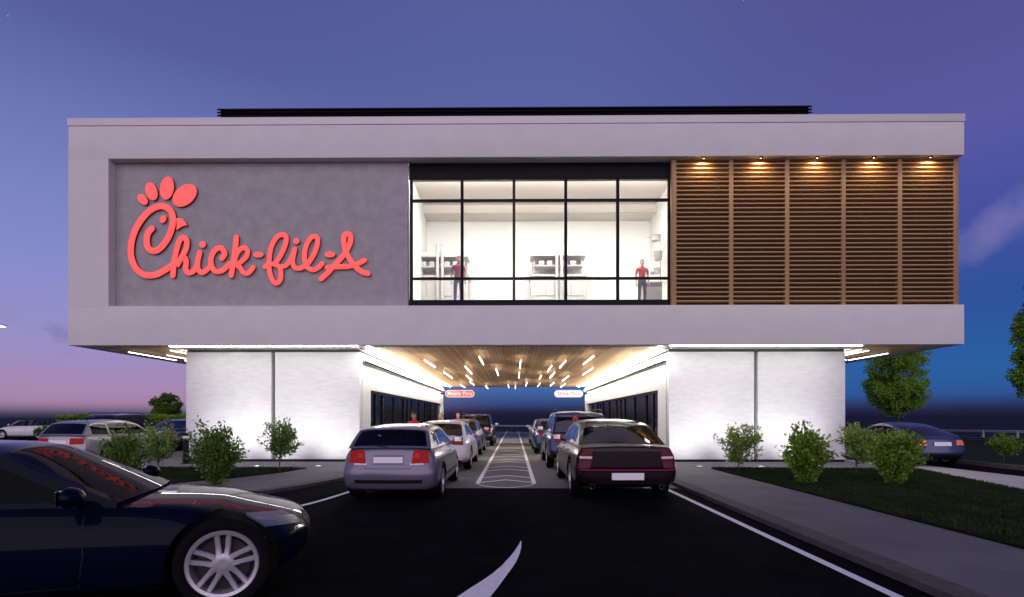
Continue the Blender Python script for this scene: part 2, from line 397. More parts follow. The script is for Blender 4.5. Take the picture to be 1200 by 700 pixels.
# painted markings of the drive
def mark(name, polys, m=M_paint, z=-.001):
    bm = bmesh.new()
    for p in polys: sheet(bm, p, z)
    return struct(name, bm, m)
mark('lane_line', [[(3.17, -3), (3.27, -3), (3.27, 60), (3.17, 60)]])
ll = dense([(-3.22, 60), (-3.22, 16), (-3.26, 12.6), (-3.40, 10.7), (-3.68, 9.2), (-4.3, 7.8), (-5.6, 6.4), (-8, 5.3), (-12, 4.7)], 5)
bm = bmesh.new(); rstrip(bm, ll, -.05, .05, -.001); struct('lane_line', bm, M_paint)
X0, X1 = G(559.5, 567).x, G(626, 567).x; XC = (X0 + X1) / 2
polys = [[(X0 - .05, 12.5), (X0 + .05, 12.42), (X0 + .05, 62), (X0 - .05, 62)], [(X1 - .05, 12.42), (X1 + .05, 12.5), (X1 + .05, 62), (X1 - .05, 62)]]
arc = [(X0 + (X1 - X0) * t, 12.42 - .62 * math.sin(math.pi * t)**.7) for t in [i / 14 for i in range(15)]]
for a, b in zip(arc, arc[1:]): polys.append([(a[0], a[1] - .05), (b[0], b[1] - .05), (b[0], b[1] + .04), (a[0], a[1] + .04)])
mark('median_outline', polys)
polys = []
y = 13.2
while y < 60:
    for k in (0, 1.0):
        yy = y + k
        polys.append([(X0 + .055, yy - .52), (XC, yy), (XC, yy + .13), (X0 + .055, yy - .39)])
        polys.append([(XC + .0005, yy), (X1 - .055, yy - .52), (X1 - .055, yy - .39), (XC + .0005, yy + .13)])
    y += 2.78
mark('median_chevrons', polys)
def c3(x, y): return tuple(G(520 + x / 8.75, 620 + y / 8.75).xy)
mark('turn_arrow_tail', [[c3(*p) for p in [(-320, 950), (-80, 820), (130, 700), (280, 600), (400, 525), (500, 455), (600, 370), (700, 260), (750, 190), (795, 115), (796, 180),
      (780, 250), (745, 330), (700, 400), (640, 480), (560, 590), (480, 690), (380, 800), (240, 960)]]])

# ------------------------------------------------------------------ the restaurant
BLD = thing('restaurant_building', 'two storey restaurant with a white framed upper box bridging a drive through lane', 'building', (0, F, 0))
def part(o): return adopt(o, BLD)
def X(px, Y): return P(px, 490, Y).x
def Z(py, Y): return EYE + (HOR - py) * Y / FPX
xL, xR = X(80, F), X(1130, F); zB, z1, z2, zT = Z(404.2, F), Z(358, F), Z(184, F), Z(136.3, F)
xl2 = X(127, F)
part(box('lower_slab', xL, xR, F, BK, zB, z1, M_stucco, bev=.012))
part(box('upper_slab', xL, xR, F, BK, z2, zT - .24, M_stucco, bev=.012))
part(box('roof_coping', xL - .02, xR + .02, F - .025, BK + .02, zT - .238, zT, M_coping, bev=.01))
part(box('side_frame', xL, xl2, F + .001, BK, z1 + .001, z2 - .001, M_stucco))
part(box('concrete_wall', xl2 + .002, X(478, F + .3), F + .3, F + .62, z1 + .001, z2 - .001, M_concrete))
part(box('rear_wall', xl2 + .002, X(1112, F), BK - .4, BK - .1, z1 + .001, z2 - .001, M_stucco))
# glazing: five windows with mullions, black header above and sill below
GY = F + .45
xs = [X(p, GY) for p in (482, 541.5, 602.3, 663, 724, 784.5)]
zs_ = [Z(352, GY), Z(326.5, GY), Z(235, GY), Z(211, GY)]
part(box('window_header', xs[0] - .06, xs[-1] + .12, GY - .04, GY + .12, Z(211, GY), z2 - .002, M_black))
part(box('window_sill', xs[0] - .06, xs[-1] + .12, GY - .06, GY + .14, z1 + .001, Z(352, GY), M_black))
M_pane = glass_mat('window_glass', (.97, .98, .97), .35)
for i in range(5):
    a, b = xs[i], xs[i+1]
    bm = bmesh.new()
    w = .045
    bx(bm, a - (w if i == 0 else 0), a + w, GY - .03, GY + .09, zs_[0], zs_[-1])
    bx(bm, b - w, b + (w if i == 4 else -.002), GY - .03, GY + .09, zs_[0], zs_[-1])
    for z in zs_[1:3]: bx(bm, a + w, b - w, GY - .028, GY + .088, z - .035, z + .035)
    fo = part(obj('window', bm, M_black))
    po = box('pane', a + w, b - w, GY + .02, GY + .032, zs_[0] + .001, zs_[-1] - .001, M_pane); po.parent = fo; po.matrix_parent_inverse = fo.matrix_basis.inverted()
    po.matrix_parent_inverse = Matrix.Identity(4)
# room behind the glazing
rx0, rx1, ry1 = X(476, GY), X(800, GY), F + 4.6
zf, zc_ = Z(352, GY) - .06, 9.62
part(box('room_floor', rx0, rx1, GY + .16, ry1, z1 + .001, zf, mat('floor_tile', (.55, .5, .45), .4)))
part(box('room_back_wall', rx0, rx1, ry1, ry1 + .1, zf - .3, zc_ + .05, M_cream))
part(box('room_side_wall', rx0 - .12, rx0 - .002, F + .63, ry1, zf - .3, z2 - .003, M_cream))
part(box('room_side_wall', rx1 + .002, rx1 + .1, F + .63, ry1, zf - .3, z2 - .003, M_cream))
part(box('room_ceiling', rx0, rx1, GY + .5, ry1, zc_ - .02, zc_ + .02, mat('beige_ceiling', (.55, .5, .44), .9)))
part(box('room_bulkhead', rx0, rx1, ry1 - .9, ry1 - .002, zc_ - .32, zc_ - .022, mat('beige_bulkhead', (.62, .57, .5), .9)))
E_kitchen_fill = emis('cove_led', (1, .98, .94), 160)
part(box('added_kitchen_light', rx0 + .1, rx1 - .1, GY + .16, GY + .34, 9.33, 9.36, E_kitchen_fill))  # unseen light added behind the header to brighten the kitchen
# louvred timber screen: five bays
LY = F + .22
sx = [X(p, LY) for p in (789.5, 856.5, 922, 988, 1054, 1119.5)]
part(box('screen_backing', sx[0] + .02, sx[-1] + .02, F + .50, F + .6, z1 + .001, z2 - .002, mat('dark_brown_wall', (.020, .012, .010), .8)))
part(box('right_side_wall', sx[-1] - .2, sx[-1] - .05, F + .62, BK - .41, z1 + .001, z2 - .002, M_stucco))
M_pw = wood_mat('post_wood', (.30, .165, .07), (.40, .235, .105), 'x', .5, seam=False)
for i in range(6):
    w = .065 if i not in (0, 5) else .075
    part(box('screen_post', sx[i] - w, sx[i] + w, LY - .035, LY + .13, z1 + .002, z2 - .004, M_pw, bev=.006))
zlo, zhi, NS = Z(353.5, LY), Z(188.5, LY), 33
for i in range(5):
    bm = bmesh.new(); a, b = sx[i] + .07, sx[i+1] - .07
    for k in range(NS):
        z = zlo + (zhi - zlo) * k / (NS - 1)
        vs = [(LY - .03, z - .012), (LY + .09, z - .045), (LY + .09, z - .025), (LY - .03, z + .024)]
        prism_pts = [bm.verts.new((x_, y_, zz)) for x_ in (a, b) for y_, zz in vs]
        for q_ in ((0, 1, 5, 4), (1, 2, 6, 5), (2, 3, 7, 6), (3, 0, 4, 7), (3, 2, 1, 0), (4, 5, 6, 7)): bm.faces.new([prism_pts[j] for j in q_])
    part(obj('louvre_panel', bm, M_slat))
bm = bmesh.new()
for k in range(NS):                                   # the screen turns the corner
    z = zlo + (zhi - zlo) * k / (NS - 1)
    bx(bm, sx[-1] + .0, sx[-1] + .07, LY + .15, LY + 3.2, z - .05, z - .02)
bx(bm, sx[-1] + .0, sx[-1] + .08, LY + 3.2, LY + 3.34, z1 + .002, z2 - .004)
part(obj('louvre_panel', bm, M_slat))
part(box('screen_rail', sx[0], sx[-1], LY - .02, LY + .12, z1 + .002, z1 + .05, M_pw))
# roof screen of black louvre blades
ry = 20.0
bm = bmesh.new()
for k in range(3):
    z = Z(122.5, ry) - .04 - k * .11
    vs = [(ry, z - .09), (ry + .1, z), (ry + .1, z - .03), (ry + .03, z - .11)]
    x0_, x1_ = X(254, ry), X(952, ry)
    p_ = [bm.verts.new((x_, y_, zz)) for x_ in (x0_, x1_) for y_, zz in vs]
    for q_ in ((0, 1, 5, 4), (1, 2, 6, 5), (2, 3, 7, 6), (3, 0, 4, 7), (3, 2, 1, 0), (4, 5, 6, 7)): bm.faces.new([p_[j] for j in q_])
bx(bm, X(256, ry), X(950, ry), ry + .14, ry + .2, zT - .25, Z(124, ry))
for p_ in range(260, 950, 98): bx(bm, X(p_, ry), X(p_, ry) + .08, ry + .11, ry + .139, zT - .25, Z(124, ry) - .02)
part(obj('roof_screen', bm, M_black))
# lower piers
wl0, wl1 = X(218, WY), X(421.5, WY); wr0, wr1 = X(784, WY), X(990.5, WY)
ztop = zB - .002
for s, (a, b, joint) in ((-1, (wl0, wl1, X(320, WY))), (1, (wr0, wr1, X(886, WY)))):
    inner, outer = (b, a) if s < 0 else (a, b)
    for (p0, p1) in ((a, joint - .06), (joint + .06, b)):
        part(box('wall_panel', p0, p1, WY, WY + .25, .13, zB - .10, M_wall, bev=.01))
    part(box('wall_base', a + .02, b - .02, WY + .03, WY + .249, -.02, .128, M_black))
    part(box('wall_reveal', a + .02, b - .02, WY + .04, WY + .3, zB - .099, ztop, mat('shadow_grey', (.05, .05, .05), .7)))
    part(box('wall_backing', a + .03, b - .03, WY + .252, WY + .32, .0, zB - .1, M_black))
    ox = sorted((outer, outer - s * .3))
    part(box('outer_side_wall', ox[0], ox[1], WY + .33, WE, -.02, ztop, M_wall))
    ix0, ix1 = sorted((inner, inner + s * .25))
    OY0, OY1, OZ = 19.5, 38.4, 2.5
    part(box('lane_wall', ix0, ix1, WY + .33, OY0, .0, zB - .1, M_wall))
    part(box('lane_wall', ix0, ix1, OY0 + .001, OY1 - .001, OZ, zB - .1, M_wall))
    part(box('lane_wall', ix0, ix1, OY1, WE, .0, zB - .1, M_wall))
    part(box('lane_wall_reveal', ix0 + .03, ix1 - .03, WY + .33, WE, zB - .099, ztop, M_black))
    part(box('pier_rear_wall', min(inner, outer) + .31, max(inner, outer) - .31, WE - .3, WE - .001, -.02, ztop, M_wall))
    part(box('pier_room_floor', min(inner, outer) + .31, max(inner, outer) - .31, WY + .4, WE - .31, .0, .06, M_dark))
    part(box('pier_room_wall', *sorted((inner + s * .9, inner + s * 1.0)), WY + .4, WE - .31, .06, 3.6, mat('grey_partition', (.32, .31, .29), .7)))
    # dark storefront glazing of nine bays
    nb = 9; gy = [OY0 + (OY1 - OY0) * i / nb for i in range(nb + 1)]
    Mg = glass_mat('storefront_glass', (.55, .56, .56), .2)
    for i in range(nb):
        bm = bmesh.new(); q0, q1 = sorted((inner + s * .06, inner + s * .17))
        bx(bm, q0, q1, gy[i], gy[i] + .07, .02, OZ - .002); bx(bm, q0, q1, gy[i] + .0705, gy[i+1] - .001, OZ - .1, OZ - .002)
        bx(bm, q0, q1, gy[i] + .0705, gy[i+1] - .001, .02, .14)
        if i in (0, 3, 6): bx(bm, q0 + .01, q1 - .01, gy[i] + 1.0, gy[i] + 1.06, .141, OZ - .101)
        if i == nb - 1: pass
        fo = part(obj('storefront_window', bm, M_black))
        po = box('pane', *sorted((inner + s * .11, inner + s * .12)), gy[i] + .071, gy[i+1] - .001, .141, OZ - .101, Mg); po.parent = fo
# soffit: timber panels with white borders, dark slot beside each lane wall
part(box('timber_ceiling', -4.5, 4.5, F + .32, BK - .5, zB - .02, zB - .001, M_ceilwood))
for a, b in ((xL + .9, wl0 - .35), (wr1 + .35, xR - .9)):
    part(box('timber_ceiling', a, b, F + .32, BK - .5, zB - .02, zB - .001, M_ceilwood))
for s in (-1, 1):
    part(box('ceiling_slot', *sorted((s * 4.98, s * 5.06)), WY - .3, WE, zB - .03, zB - .001, M_black))
# LED wash strips along the soffit edge and the lane walls
E_wash = emis('wash_led', (1, .985, .96), 40)
for a, b in ((wl0 - .0, wl1 + .2), (wr0 - .2, wr1 + .0)):
    part(box('soffit_led', a, b, F + .16, F + .195, zB - .022, zB - .001, E_wash))
E_wash2 = emis('lane_wash_led', (1, .985, .96), 78)
for s in (-1, 1):
    part(box('soffit_led', *sorted((s * 4.62, s * 4.70)), F + .35, BK - .6, zB - .024, zB - .001, E_wash2))

for s in (-1, 1):                                       # cove ledge along each lane wall, lit on top to wash the ceiling
    part(box('cove_ledge', *sorted((s * 5.0, s * 5.135)), WY + .34, WE - .4, zB - .36, zB - .33, M_black))
    part(box('cove_led', *sorted((s * 5.01, s * 5.07)), WY + .4, WE - .5, zB - .329, zB - .315, emis('cove_led_up', (1, .90, .74), 270)))
    wx_ = wl0 if s < 0 else wr1
    part(box('cove_ledge', *sorted((wx_ + s * .003, wx_ + s * .16)), WY + .1, WE - .4, zB - .40, zB - .37, M_black))  # ledge added on the outer wall to carry the extra up-light
    part(box('cove_led', *sorted((wx_ + s * .08, wx_ + s * .13)), WY + .15, WE - .5, zB - .369, zB - .355, emis('added_side_led_up', (1, .93, .82), 40)))  # up-light added to brighten the underside of the side overhang
    part(box('added_side_wash_led', *sorted((wx_ + s * .55, wx_ + s * .61)), WY + .1, WE - .4, zB - .022, zB - .001, emis('added_side_wash', (1, .98, .95), 30)))  # wash added to brighten the outer side wall
    ix = 5.14 * s
    part(box('added_pier_light', *sorted((ix + s * .4, ix + s * .6)), WY + .6, WE - .6, 3.50, 3.52, emis('added_pier_glow', (1, .95, .88), 2.2)))  # dim light added to lift the partition behind the storefront glass

# ceiling light strips in the timber ceiling (things, one by one)
E_strip = emis('strip_led', (1, .98, .94), 9)
strips = [(484,92,500,123),(545,140,560,190),(630,108,628,135),(626,153,623,183),(435,130,468,168),(292,106,330,133),(203,110,290,155),(358,153,403,183),
          (438,165,465,190),(450,188,470,205),(418,200,440,216),(740,127,725,150),(790,108,767,135),(888,90,850,122),(1022,97,970,128),(885,137,830,175),
          (750,153,727,182),(798,167,768,195),(935,148,880,180),(703,165,697,178),(748,192,730,210),(785,198,765,216),(653,192,648,208),(697,195,687,215),
          (507,205,515,216),(588,200,588,216),(612,205,612,218)]
rows = []
for (a, b, c, d) in strips:
    p0 = G(400 + a/3, 380 + b/3, zB - .03); p1 = G(400 + c/3, 380 + d/3, zB - .03)
    x = (p0.x + p1.x) / 2; x = max(-4.3, min(4.3, x)); y0, y1 = sorted((p0.y, p1.y)); y1 = min(y1, BK - 1); y1 = min(max(y1, y0 + 1.6), y0 + 3.4)
    rows.append([x, y0, y1])
rows.sort(key=lambda r: r[1]); per = 9
bands = [('nearest the front edge of', rows[:9]), ('midway along', rows[9:18]), ('deep towards the far end of', rows[18:])]
def light_strip(x, y0, y1, label, group, d=.20):
    t = thing('ceiling_light', label, 'light strip', (x, y0, zB - .02), 0, group)
    e_ = max(0, d - .045)
    box('housing', -.018, .018, 0, y1 - y0, -.028 - d, -d, M_white, t); box('diffuser', -.013, .013, .02, y1 - y0 - .02, -.042 - d, -.0285 - d, E_strip, t)
    if d > .1: box('added_uplight_strip', -.019, .019, .02, y1 - y0 - .02, .001 - d, .008 - d, emis('added_warm_up_led', (1, .80, .58), 6), t)  # upward glow added to the strip to brighten the timber ceiling
    bm = bmesh.new(); bx(bm, -.006, .006, .2, .212, .0085 - d, 0); bx(bm, -.006, .006, y1 - y0 - .212, y1 - y0 - .2, .0085 - d, 0); obj('hanger', bm, M_white, t)
for desc, rr in bands:
    rr.sort(key=lambda r: r[0])
    for i, (x, y0, y1) in enumerate(rr):
        light_strip(x, y0, y1, f'light strip {desc} the lane ceiling, {ordinal(i)} from the left', 'light strips in the timber lane ceiling')
light_strip(G(160, 411, zB).x, 18.0, 20.6, 'slim light strip under the left overhang, nearer the front edge', 'light strips under the side overhangs', .046)
light_strip(G(200, 414, zB).x, 18.9, 21.9, 'slim light strip under the left overhang, nearer the wall', 'light strips under the side overhangs', .046)
light_strip(G(1010, 409, zB).x, 17.8, 20.4, 'slim light strip under the right overhang, nearer the wall', 'light strips under the side overhangs', .046)
light_strip(G(1040, 411, zB).x, 18.6, 21.6, 'slim light strip under the right overhang, nearer the front corner', 'light strips under the side overhangs', .046)
# downlights over the louvres
for i in range(5):
    cx = (sx[i] + sx[i+1]) / 2
    t = thing('downlight', f'small warm downlight above the {ordinal(i)} louvre bay from the left', 'downlight', (cx, LY - .13, z2), 0, 'downlights above the timber louvres')
    bm = bmesh.new(); rg = lathe(bm, [(.035, -.045), (.06, -.045), (.062, -.002), (.035, -.002)], 20, closed=True); obj('trim_ring', bm, M_black, t, 40)
    bm = bmesh.new(); rg = lathe(bm, [(.0345, -.03), (.0345, -.01)], 20); bm.faces.new(rg[0]); obj('lens', bm, emis('warm_led', (1, .72, .42), 8), t)
    ld = bpy.data.lights.new('downlight_lamp', 'SPOT'); ld.energy = 120; ld.color = (1, .72, .44); ld.spot_size = R(155); ld.spot_blend = 1; ld.shadow_soft_size = .09
    lo = bpy.data.objects.new('lamp', ld); COL.objects.link(lo); lo.parent = t; lo.location = (0, -.03, -.06); lo.rotation_euler = (R(20), 0, 0)
# in-ground uplights
for i, (px, py, who) in enumerate(((240, 546, 'left pier, outer one'), (301, 546.5, 'left pier, one beside the wall joint'), (373, 546.5, 'left pier, one nearest the lane'),
                      (820, 547, 'right pier, one nearest the lane'), (892, 547, 'right pier, one beside the wall joint'), (962, 546.5, 'right pier, outer one'))):
    g = G(px, py, WALK)
    t = thing('ground_uplight', f'round white uplight set in the paving before the {who}', 'uplight', (g.x, g.y, WALK), 0, 'uplights set in the paving')
    bm = bmesh.new(); lathe(bm, [(.075, .001), (.10, .001), (.10, .014), (.075, .014)], 24, closed=True); obj('trim_ring', bm, M_galv, t, 40)
    bm = bmesh.new(); rg = lathe(bm, [(.074, .009), (.074, .002)], 24); bm.faces.new(rg[0]); obj('lens', bm, emis('cool_led', (1, .98, .95), 3), t)
    ld = bpy.data.lights.new('uplight_lamp', 'SPOT'); ld.energy = 235; ld.color = (1, .98, .95); ld.spot_size = R(88); ld.spot_blend = 1; ld.shadow_soft_size = .05
    lo = bpy.data.objects.new('lamp', ld); COL.objects.link(lo); lo.parent = t; lo.location = (0, 0, .03); lo.rotation_euler = (R(180 - 55), 0, 0)

# ------------------------------------------------------------------ the red script sign
M_red = mat('lit_red_acrylic', (.55, .05, .045), .45, emit=(1.0, .10, .085), estr=.86)
M_redside = mat('red_letter_side', (.12, .008, .01), .5)
SY = F + .3
SIGN = thing('wall_sign', 'big glowing red cursive restaurant name on the grey concrete wall', 'sign', (X(290, SY), SY, Z(335, SY)))
def cr(pts, n=7):
    pts = [Vector(p) for p in pts]; q = [pts[0] * 2 - pts[1]] + pts + [pts[-1] * 2 - pts[-2]]; out = []
    for i in range(1, len(q) - 2):
        a, b, c, d = q[i-1:i+3]
        for k in range(n):
            t = k / n; out.append(.5 * ((2*b) + (c-a)*t + (2*a-5*b+4*c-d)*t*t + (-a+3*b-3*c+d)*t**3))
    out.append(pts[-1]); return out
def f4(x, y): return P(145 + x / 5.1875, 200 + y / 5.1875, SY)
def f5(x, y): return P(295 + x / 8.276, 265 + y / 8.276, SY)
def stroke(name, fn, pts, hw, dz=0., parent=None):
    pts = [Vector((fn(*p).x, fn(*p).z)) for p in cr([Vector(p) for p in pts])]
    sec = [(-1, -.0), (-1, .075), (-.93, .092), (-.6, .099), (0, .102), (.6, .099), (.93, .092), (1, .075), (1, 0)]
    V, Fc, MI = [], [], []; n = len(pts); ns = len(sec)
    # round ends by adding half-disc stations
    st = []
    d0 = (pts[1] - pts[0]).normalized(); d1 = (pts[-1] - pts[-2]).normalized()
    for a in (90, 75, 55, 35, 15): st.append((pts[0] - d0 * hw * math.sin(R(a)), d0, max(.02, math.cos(R(a)))))
    for i, p in enumerate(pts):
        d = (pts[min(i+1, n-1)] - pts[max(i-1, 0)]).normalized(); st.append((p, d, 1.))
    for a in (15, 35, 55, 75, 90): st.append((pts[-1] + d1 * hw * math.sin(R(a)), d1, max(.02, math.cos(R(a)))))
    for p, d, w in st:
        nn = Vector((-d.y, d.x))
        for u, h in sec:
            q = p + nn * (u * hw * w); V.append((q.x, SY - h - dz, q.y))
    for i in range(len(st) - 1):
        for k in range(ns - 1):
            a = i * ns + k; Fc.append((a, a + 1, a + ns + 1, a + ns)); MI.append(1 if k in (0, ns - 2) else 0)
    Fc.append(tuple(range(ns))); MI.append(1); Fc.append(tuple(range((len(st)-1)*ns, len(st)*ns))[::-1]); MI.append(1)
    o = pyobj(name, V, Fc, [M_red, M_redside], None, None, MI); return adopt(o, SIGN)
def blob(name, pts):
    c = Vector((sum(p[0] for p in pts) / len(pts), sum(p[1] for p in pts) / len(pts))); V, Fc, MI = [], [], []; n = len(pts)
    for h, k in ((0, 1), (.075, 1), (.092, .96), (.10, .8)):
        for p in pts: V.append((c.x + (p[0] - c.x) * k, SY - h, c.y + (p[1] - c.y) * k))
    V.append((c.x, SY - .101, c.y))
    for r in range(3):
        for i in range(n): Fc.append((r*n + i, r*n + (i+1) % n, (r+1)*n + (i+1) % n, (r+1)*n + i)); MI.append(1 if r == 0 else 0)
    for i in range(n): Fc.append((3*n + i, 3*n + (i+1) % n, 4*n)); MI.append(0)
    return adopt(pyobj(name, V, Fc, [M_red, M_redside], None, None, MI), SIGN)
def ell(name, fn, cx, cy, a, b, ang):
    pts = []
    for k in range(28):
        t = 2 * math.pi * k / 28; u, v = a * math.cos(t), b * math.sin(t); ca, sa = math.cos(R(ang)), math.sin(R(ang))
        p = fn(cx + u * ca - v * sa, cy + u * sa + v * ca); pts.append((p.x, p.z))
    return blob(name, pts)
w4 = .0266 * 17.2 / 5.1875 * 1; k4 = 17.35 / 640 / 5.1875; k5 = 17.35 / 640 / 8.276
stroke('letter', f4, [(180, 358), (158, 385), (149, 430), (158, 475), (192, 494), (232, 476), (275, 420), (303, 350), (307, 285), (284, 240), (235, 222), (175, 245), (118, 303), (77, 375), (56, 450),
                      (56, 530), (84, 598), (138, 638), (200, 638), (252, 614), (300, 582)], 19 * k4)
stroke('letter', f4, [(308, 642), (316, 560), (332, 480), (352, 425), (375, 413), (392, 432), (388, 480), (362, 530), (330, 585), (352, 548), (378, 535), (389, 560), (385, 600), (400, 625), (430, 617), (456, 580)], 16.5 * k4, .0012)
stroke('letter', f4, [(470, 505), (458, 560), (461, 605), (488, 624), (524, 598)], 16.5 * k4, .0024)
stroke('letter', f4, [(606, 538), (622, 508), (600, 476), (566, 486), (541, 530), (541, 580), (566, 616), (610, 610), (650, 572)], 16.5 * k4, .0036)
stroke('letter', f4, [(692, 412), (686, 480), (674, 560), (662, 640)], 16.5 * k4, .0048)
stroke('letter', f4, [(678, 560), (702, 500), (735, 475), (760, 492), (752, 530), (718, 562), (696, 578), (716, 596), (736, 624), (765, 628), (794, 594)], 15 * k4, .006)
ell('letter_dot', f4, 488, 455, 20, 20, 0); ell('hyphen', f5, 75, 286, 52, 29, 0)
stroke('letter', f5, [(250, 355), (300, 275), (336, 185), (344, 118), (308, 92), (255, 115), (208, 190), (185, 280), (178, 380), (186, 460), (212, 532), (248, 562), (286, 530), (292, 465), (280, 408), (232, 378), (180, 378), (142, 402)], 24 * k5)
stroke('letter', f5, [(280, 402), (338, 392), (384, 335), (424, 232)], 22 * k5, .0012)
stroke('letter', f5, [(426, 232), (410, 310), (408, 370), (432, 412), (482, 416), (535, 385)], 24 * k5, .0024)
stroke('letter', f5, [(528, 402), (580, 335), (626, 250), (648, 165), (640, 118), (598, 112), (556, 160), (526, 240), (522, 330), (546, 402), (600, 432), (652, 412), (692, 372)], 24 * k5, .0036)
ell('letter_dot', f5, 442, 155, 31, 31, 0); ell('hyphen', f5, 766, 284, 54, 30, 0)
stroke('letter', f5, [(682, 518), (760, 445), (830, 366), (898, 290), (948, 205), (968, 140), (958, 95), (930, 84), (904, 104), (900, 170), (922, 255), (962, 335), (1020, 408), (1078, 452), (1132, 468)], 26 * k5)
stroke('letter', f5, [(742, 408), (850, 402), (950, 398), (1030, 374), (1098, 342)], 25 * k5, .0012)
ell('feather', f4, 125, 182, 38, 25, 48); ell('feather', f4, 178, 133, 57, 35, 72); ell('feather', f4, 272, 113, 71, 42, -82); ell('feather', f4, 379, 157, 84, 57, -40)
ell('eye', f4, 249, 302, 25, 18, -60)
blob('beak', [(f4(*p).x, f4(*p).z) for p in [(328, 296), (345, 293), (366, 300), (384, 318), (396, 338), (380, 341), (360, 348), (345, 358), (330, 368), (332, 335)]])

# lane signs hanging at the far end of the lane
def text_mesh(txt, size, m, parent, loc, rot=(R(90), 0, 0)):
    c = bpy.data.curves.new('t', 'FONT'); c.body = txt; c.size = size; c.align_x = 'CENTER'; c.align_y = 'CENTER'; c.extrude = .006; c.offset = .004
    o = bpy.data.objects.new('t', c); COL.objects.link(o); dg = bpy.context.evaluated_depsgraph_get()
    me = bpy.data.meshes.new_from_object(o.evaluated_get(dg)); bpy.data.objects.remove(o)
    me.materials.clear(); q = link('lettering', me, m, parent); q.location = loc; q.rotation_euler = rot; return q
def pill(bm, w, h, y0, y1):
    pts = []
    for cx, a0 in ((w/2 - h/2, -90), (-w/2 + h/2, 90)):
        for k in range(13): a = R(a0 + 15 * k); pts.append((cx + h/2 * math.cos(a), h/2 * math.sin(a)))
    prism(bm, pts, y0, y1, 0, 'xz')
for px0, px1, lab, txt, mf, mt, mb in ((521.5, 556, 'red pill shaped lane sign with white lettering at the left end of the lane', 'Mobile Thru',
            mat('lit_red_sign', (.6, .06, .05), .5, emit=(1, .13, .08), estr=.85), emis('sign_white', (1, .9, .88), 1.1), M_white),
            (649.5, 683.5, 'white pill shaped lane sign with red lettering at the right end of the lane', 'Drive-Thru',
             emis('sign_white_face', (1, 1, 1), 1.1), mat('sign_red_text', (.6, .08, .06), .5, emit=(1, .16, .10), estr=.6), M_white)):
    Y = 38.0; c = P((px0 + px1) / 2, 461.5, Y); w = (px1 - px0) * Y / FPX; h = 8.6 * Y / FPX
    t = thing('lane_sign', lab, 'sign', (c.x, Y, c.z), 0, None)
    bm = bmesh.new(); pill(bm, w, h, .0, .12); obj('sign_case', bm, emis('sign_rim', (1, .85, .85), .9), t)
    bm = bmesh.new(); pill(bm, w - .1, h - .1, -.006, -.001); obj('sign_face', bm, mf, t)
    text_mesh(txt, .34, mt, t, (0, -.014, 0))
    s = -1 if c.x < 0 else 1
    bm = bmesh.new(); bx(bm, *sorted((s * (w/2 - .02), s * (5.14 - abs(c.x) + .0))), .04, .08, -.06, .06); obj('bracket', bm, M_black, t)

# ------------------------------------------------------------------ cars
M_rubber = mat('tyre_rubber', (.006, .006, .0065), .9, spec=.06)
M_trim = mat('black_trim', (.008, .008, .009), .5, spec=.15)
M_rimA = mat('silver_rim', (.50, .49, .54), .32, metal=.55)
M_rimB = mat('dull_rim', (.30, .29, .32), .35, metal=.6)
M_chrome = mat('chrome', (.75, .75, .78), .12, metal=1)
M_tail = mat('red_tail_lamp', (.20, .003, .005), .3, spec=.12, emit=(1, .01, .02), estr=.12)
M_tail2 = mat('dim_tail_lamp', (.22, .006, .010), .3, spec=.2, emit=(1, .02, .03), estr=.03)
M_amber = mat('orange_tail_lamp', (.75, .14, .02), .2, coat=.6, emit=(1, .22, .03), estr=.15)
M_clear = mat('clear_lamp', (.62, .62, .66), .12, metal=.3, coat=1)
M_lens_white = mat('reverse_lamp', (.7, .55, .55), .25, coat=.5)
M_plate = mat('plate', (.80, .78, .82), .5)
M_cabin = mat('cabin_trim', (.022, .02, .021), .8)
M_seat = mat('dark_seat', (.05, .045, .045), .8, var=.2, vscale=20)
M_seat_l = mat('tan_seat', (.45, .36, .25), .75, var=.2, vscale=20)
G_car = glass_mat('car_glass', (.42, .45, .47), .55)
G_dark = glass_mat('dark_car_glass', (.10, .10, .12), .55)
G_light = glass_mat('clear_car_glass', (.72, .75, .76), .5)
def paint(name, c, metal=.3, rough=.3, coat=.5, spec=.4): return mat(name, c, rough, metal, coat, spec=spec)

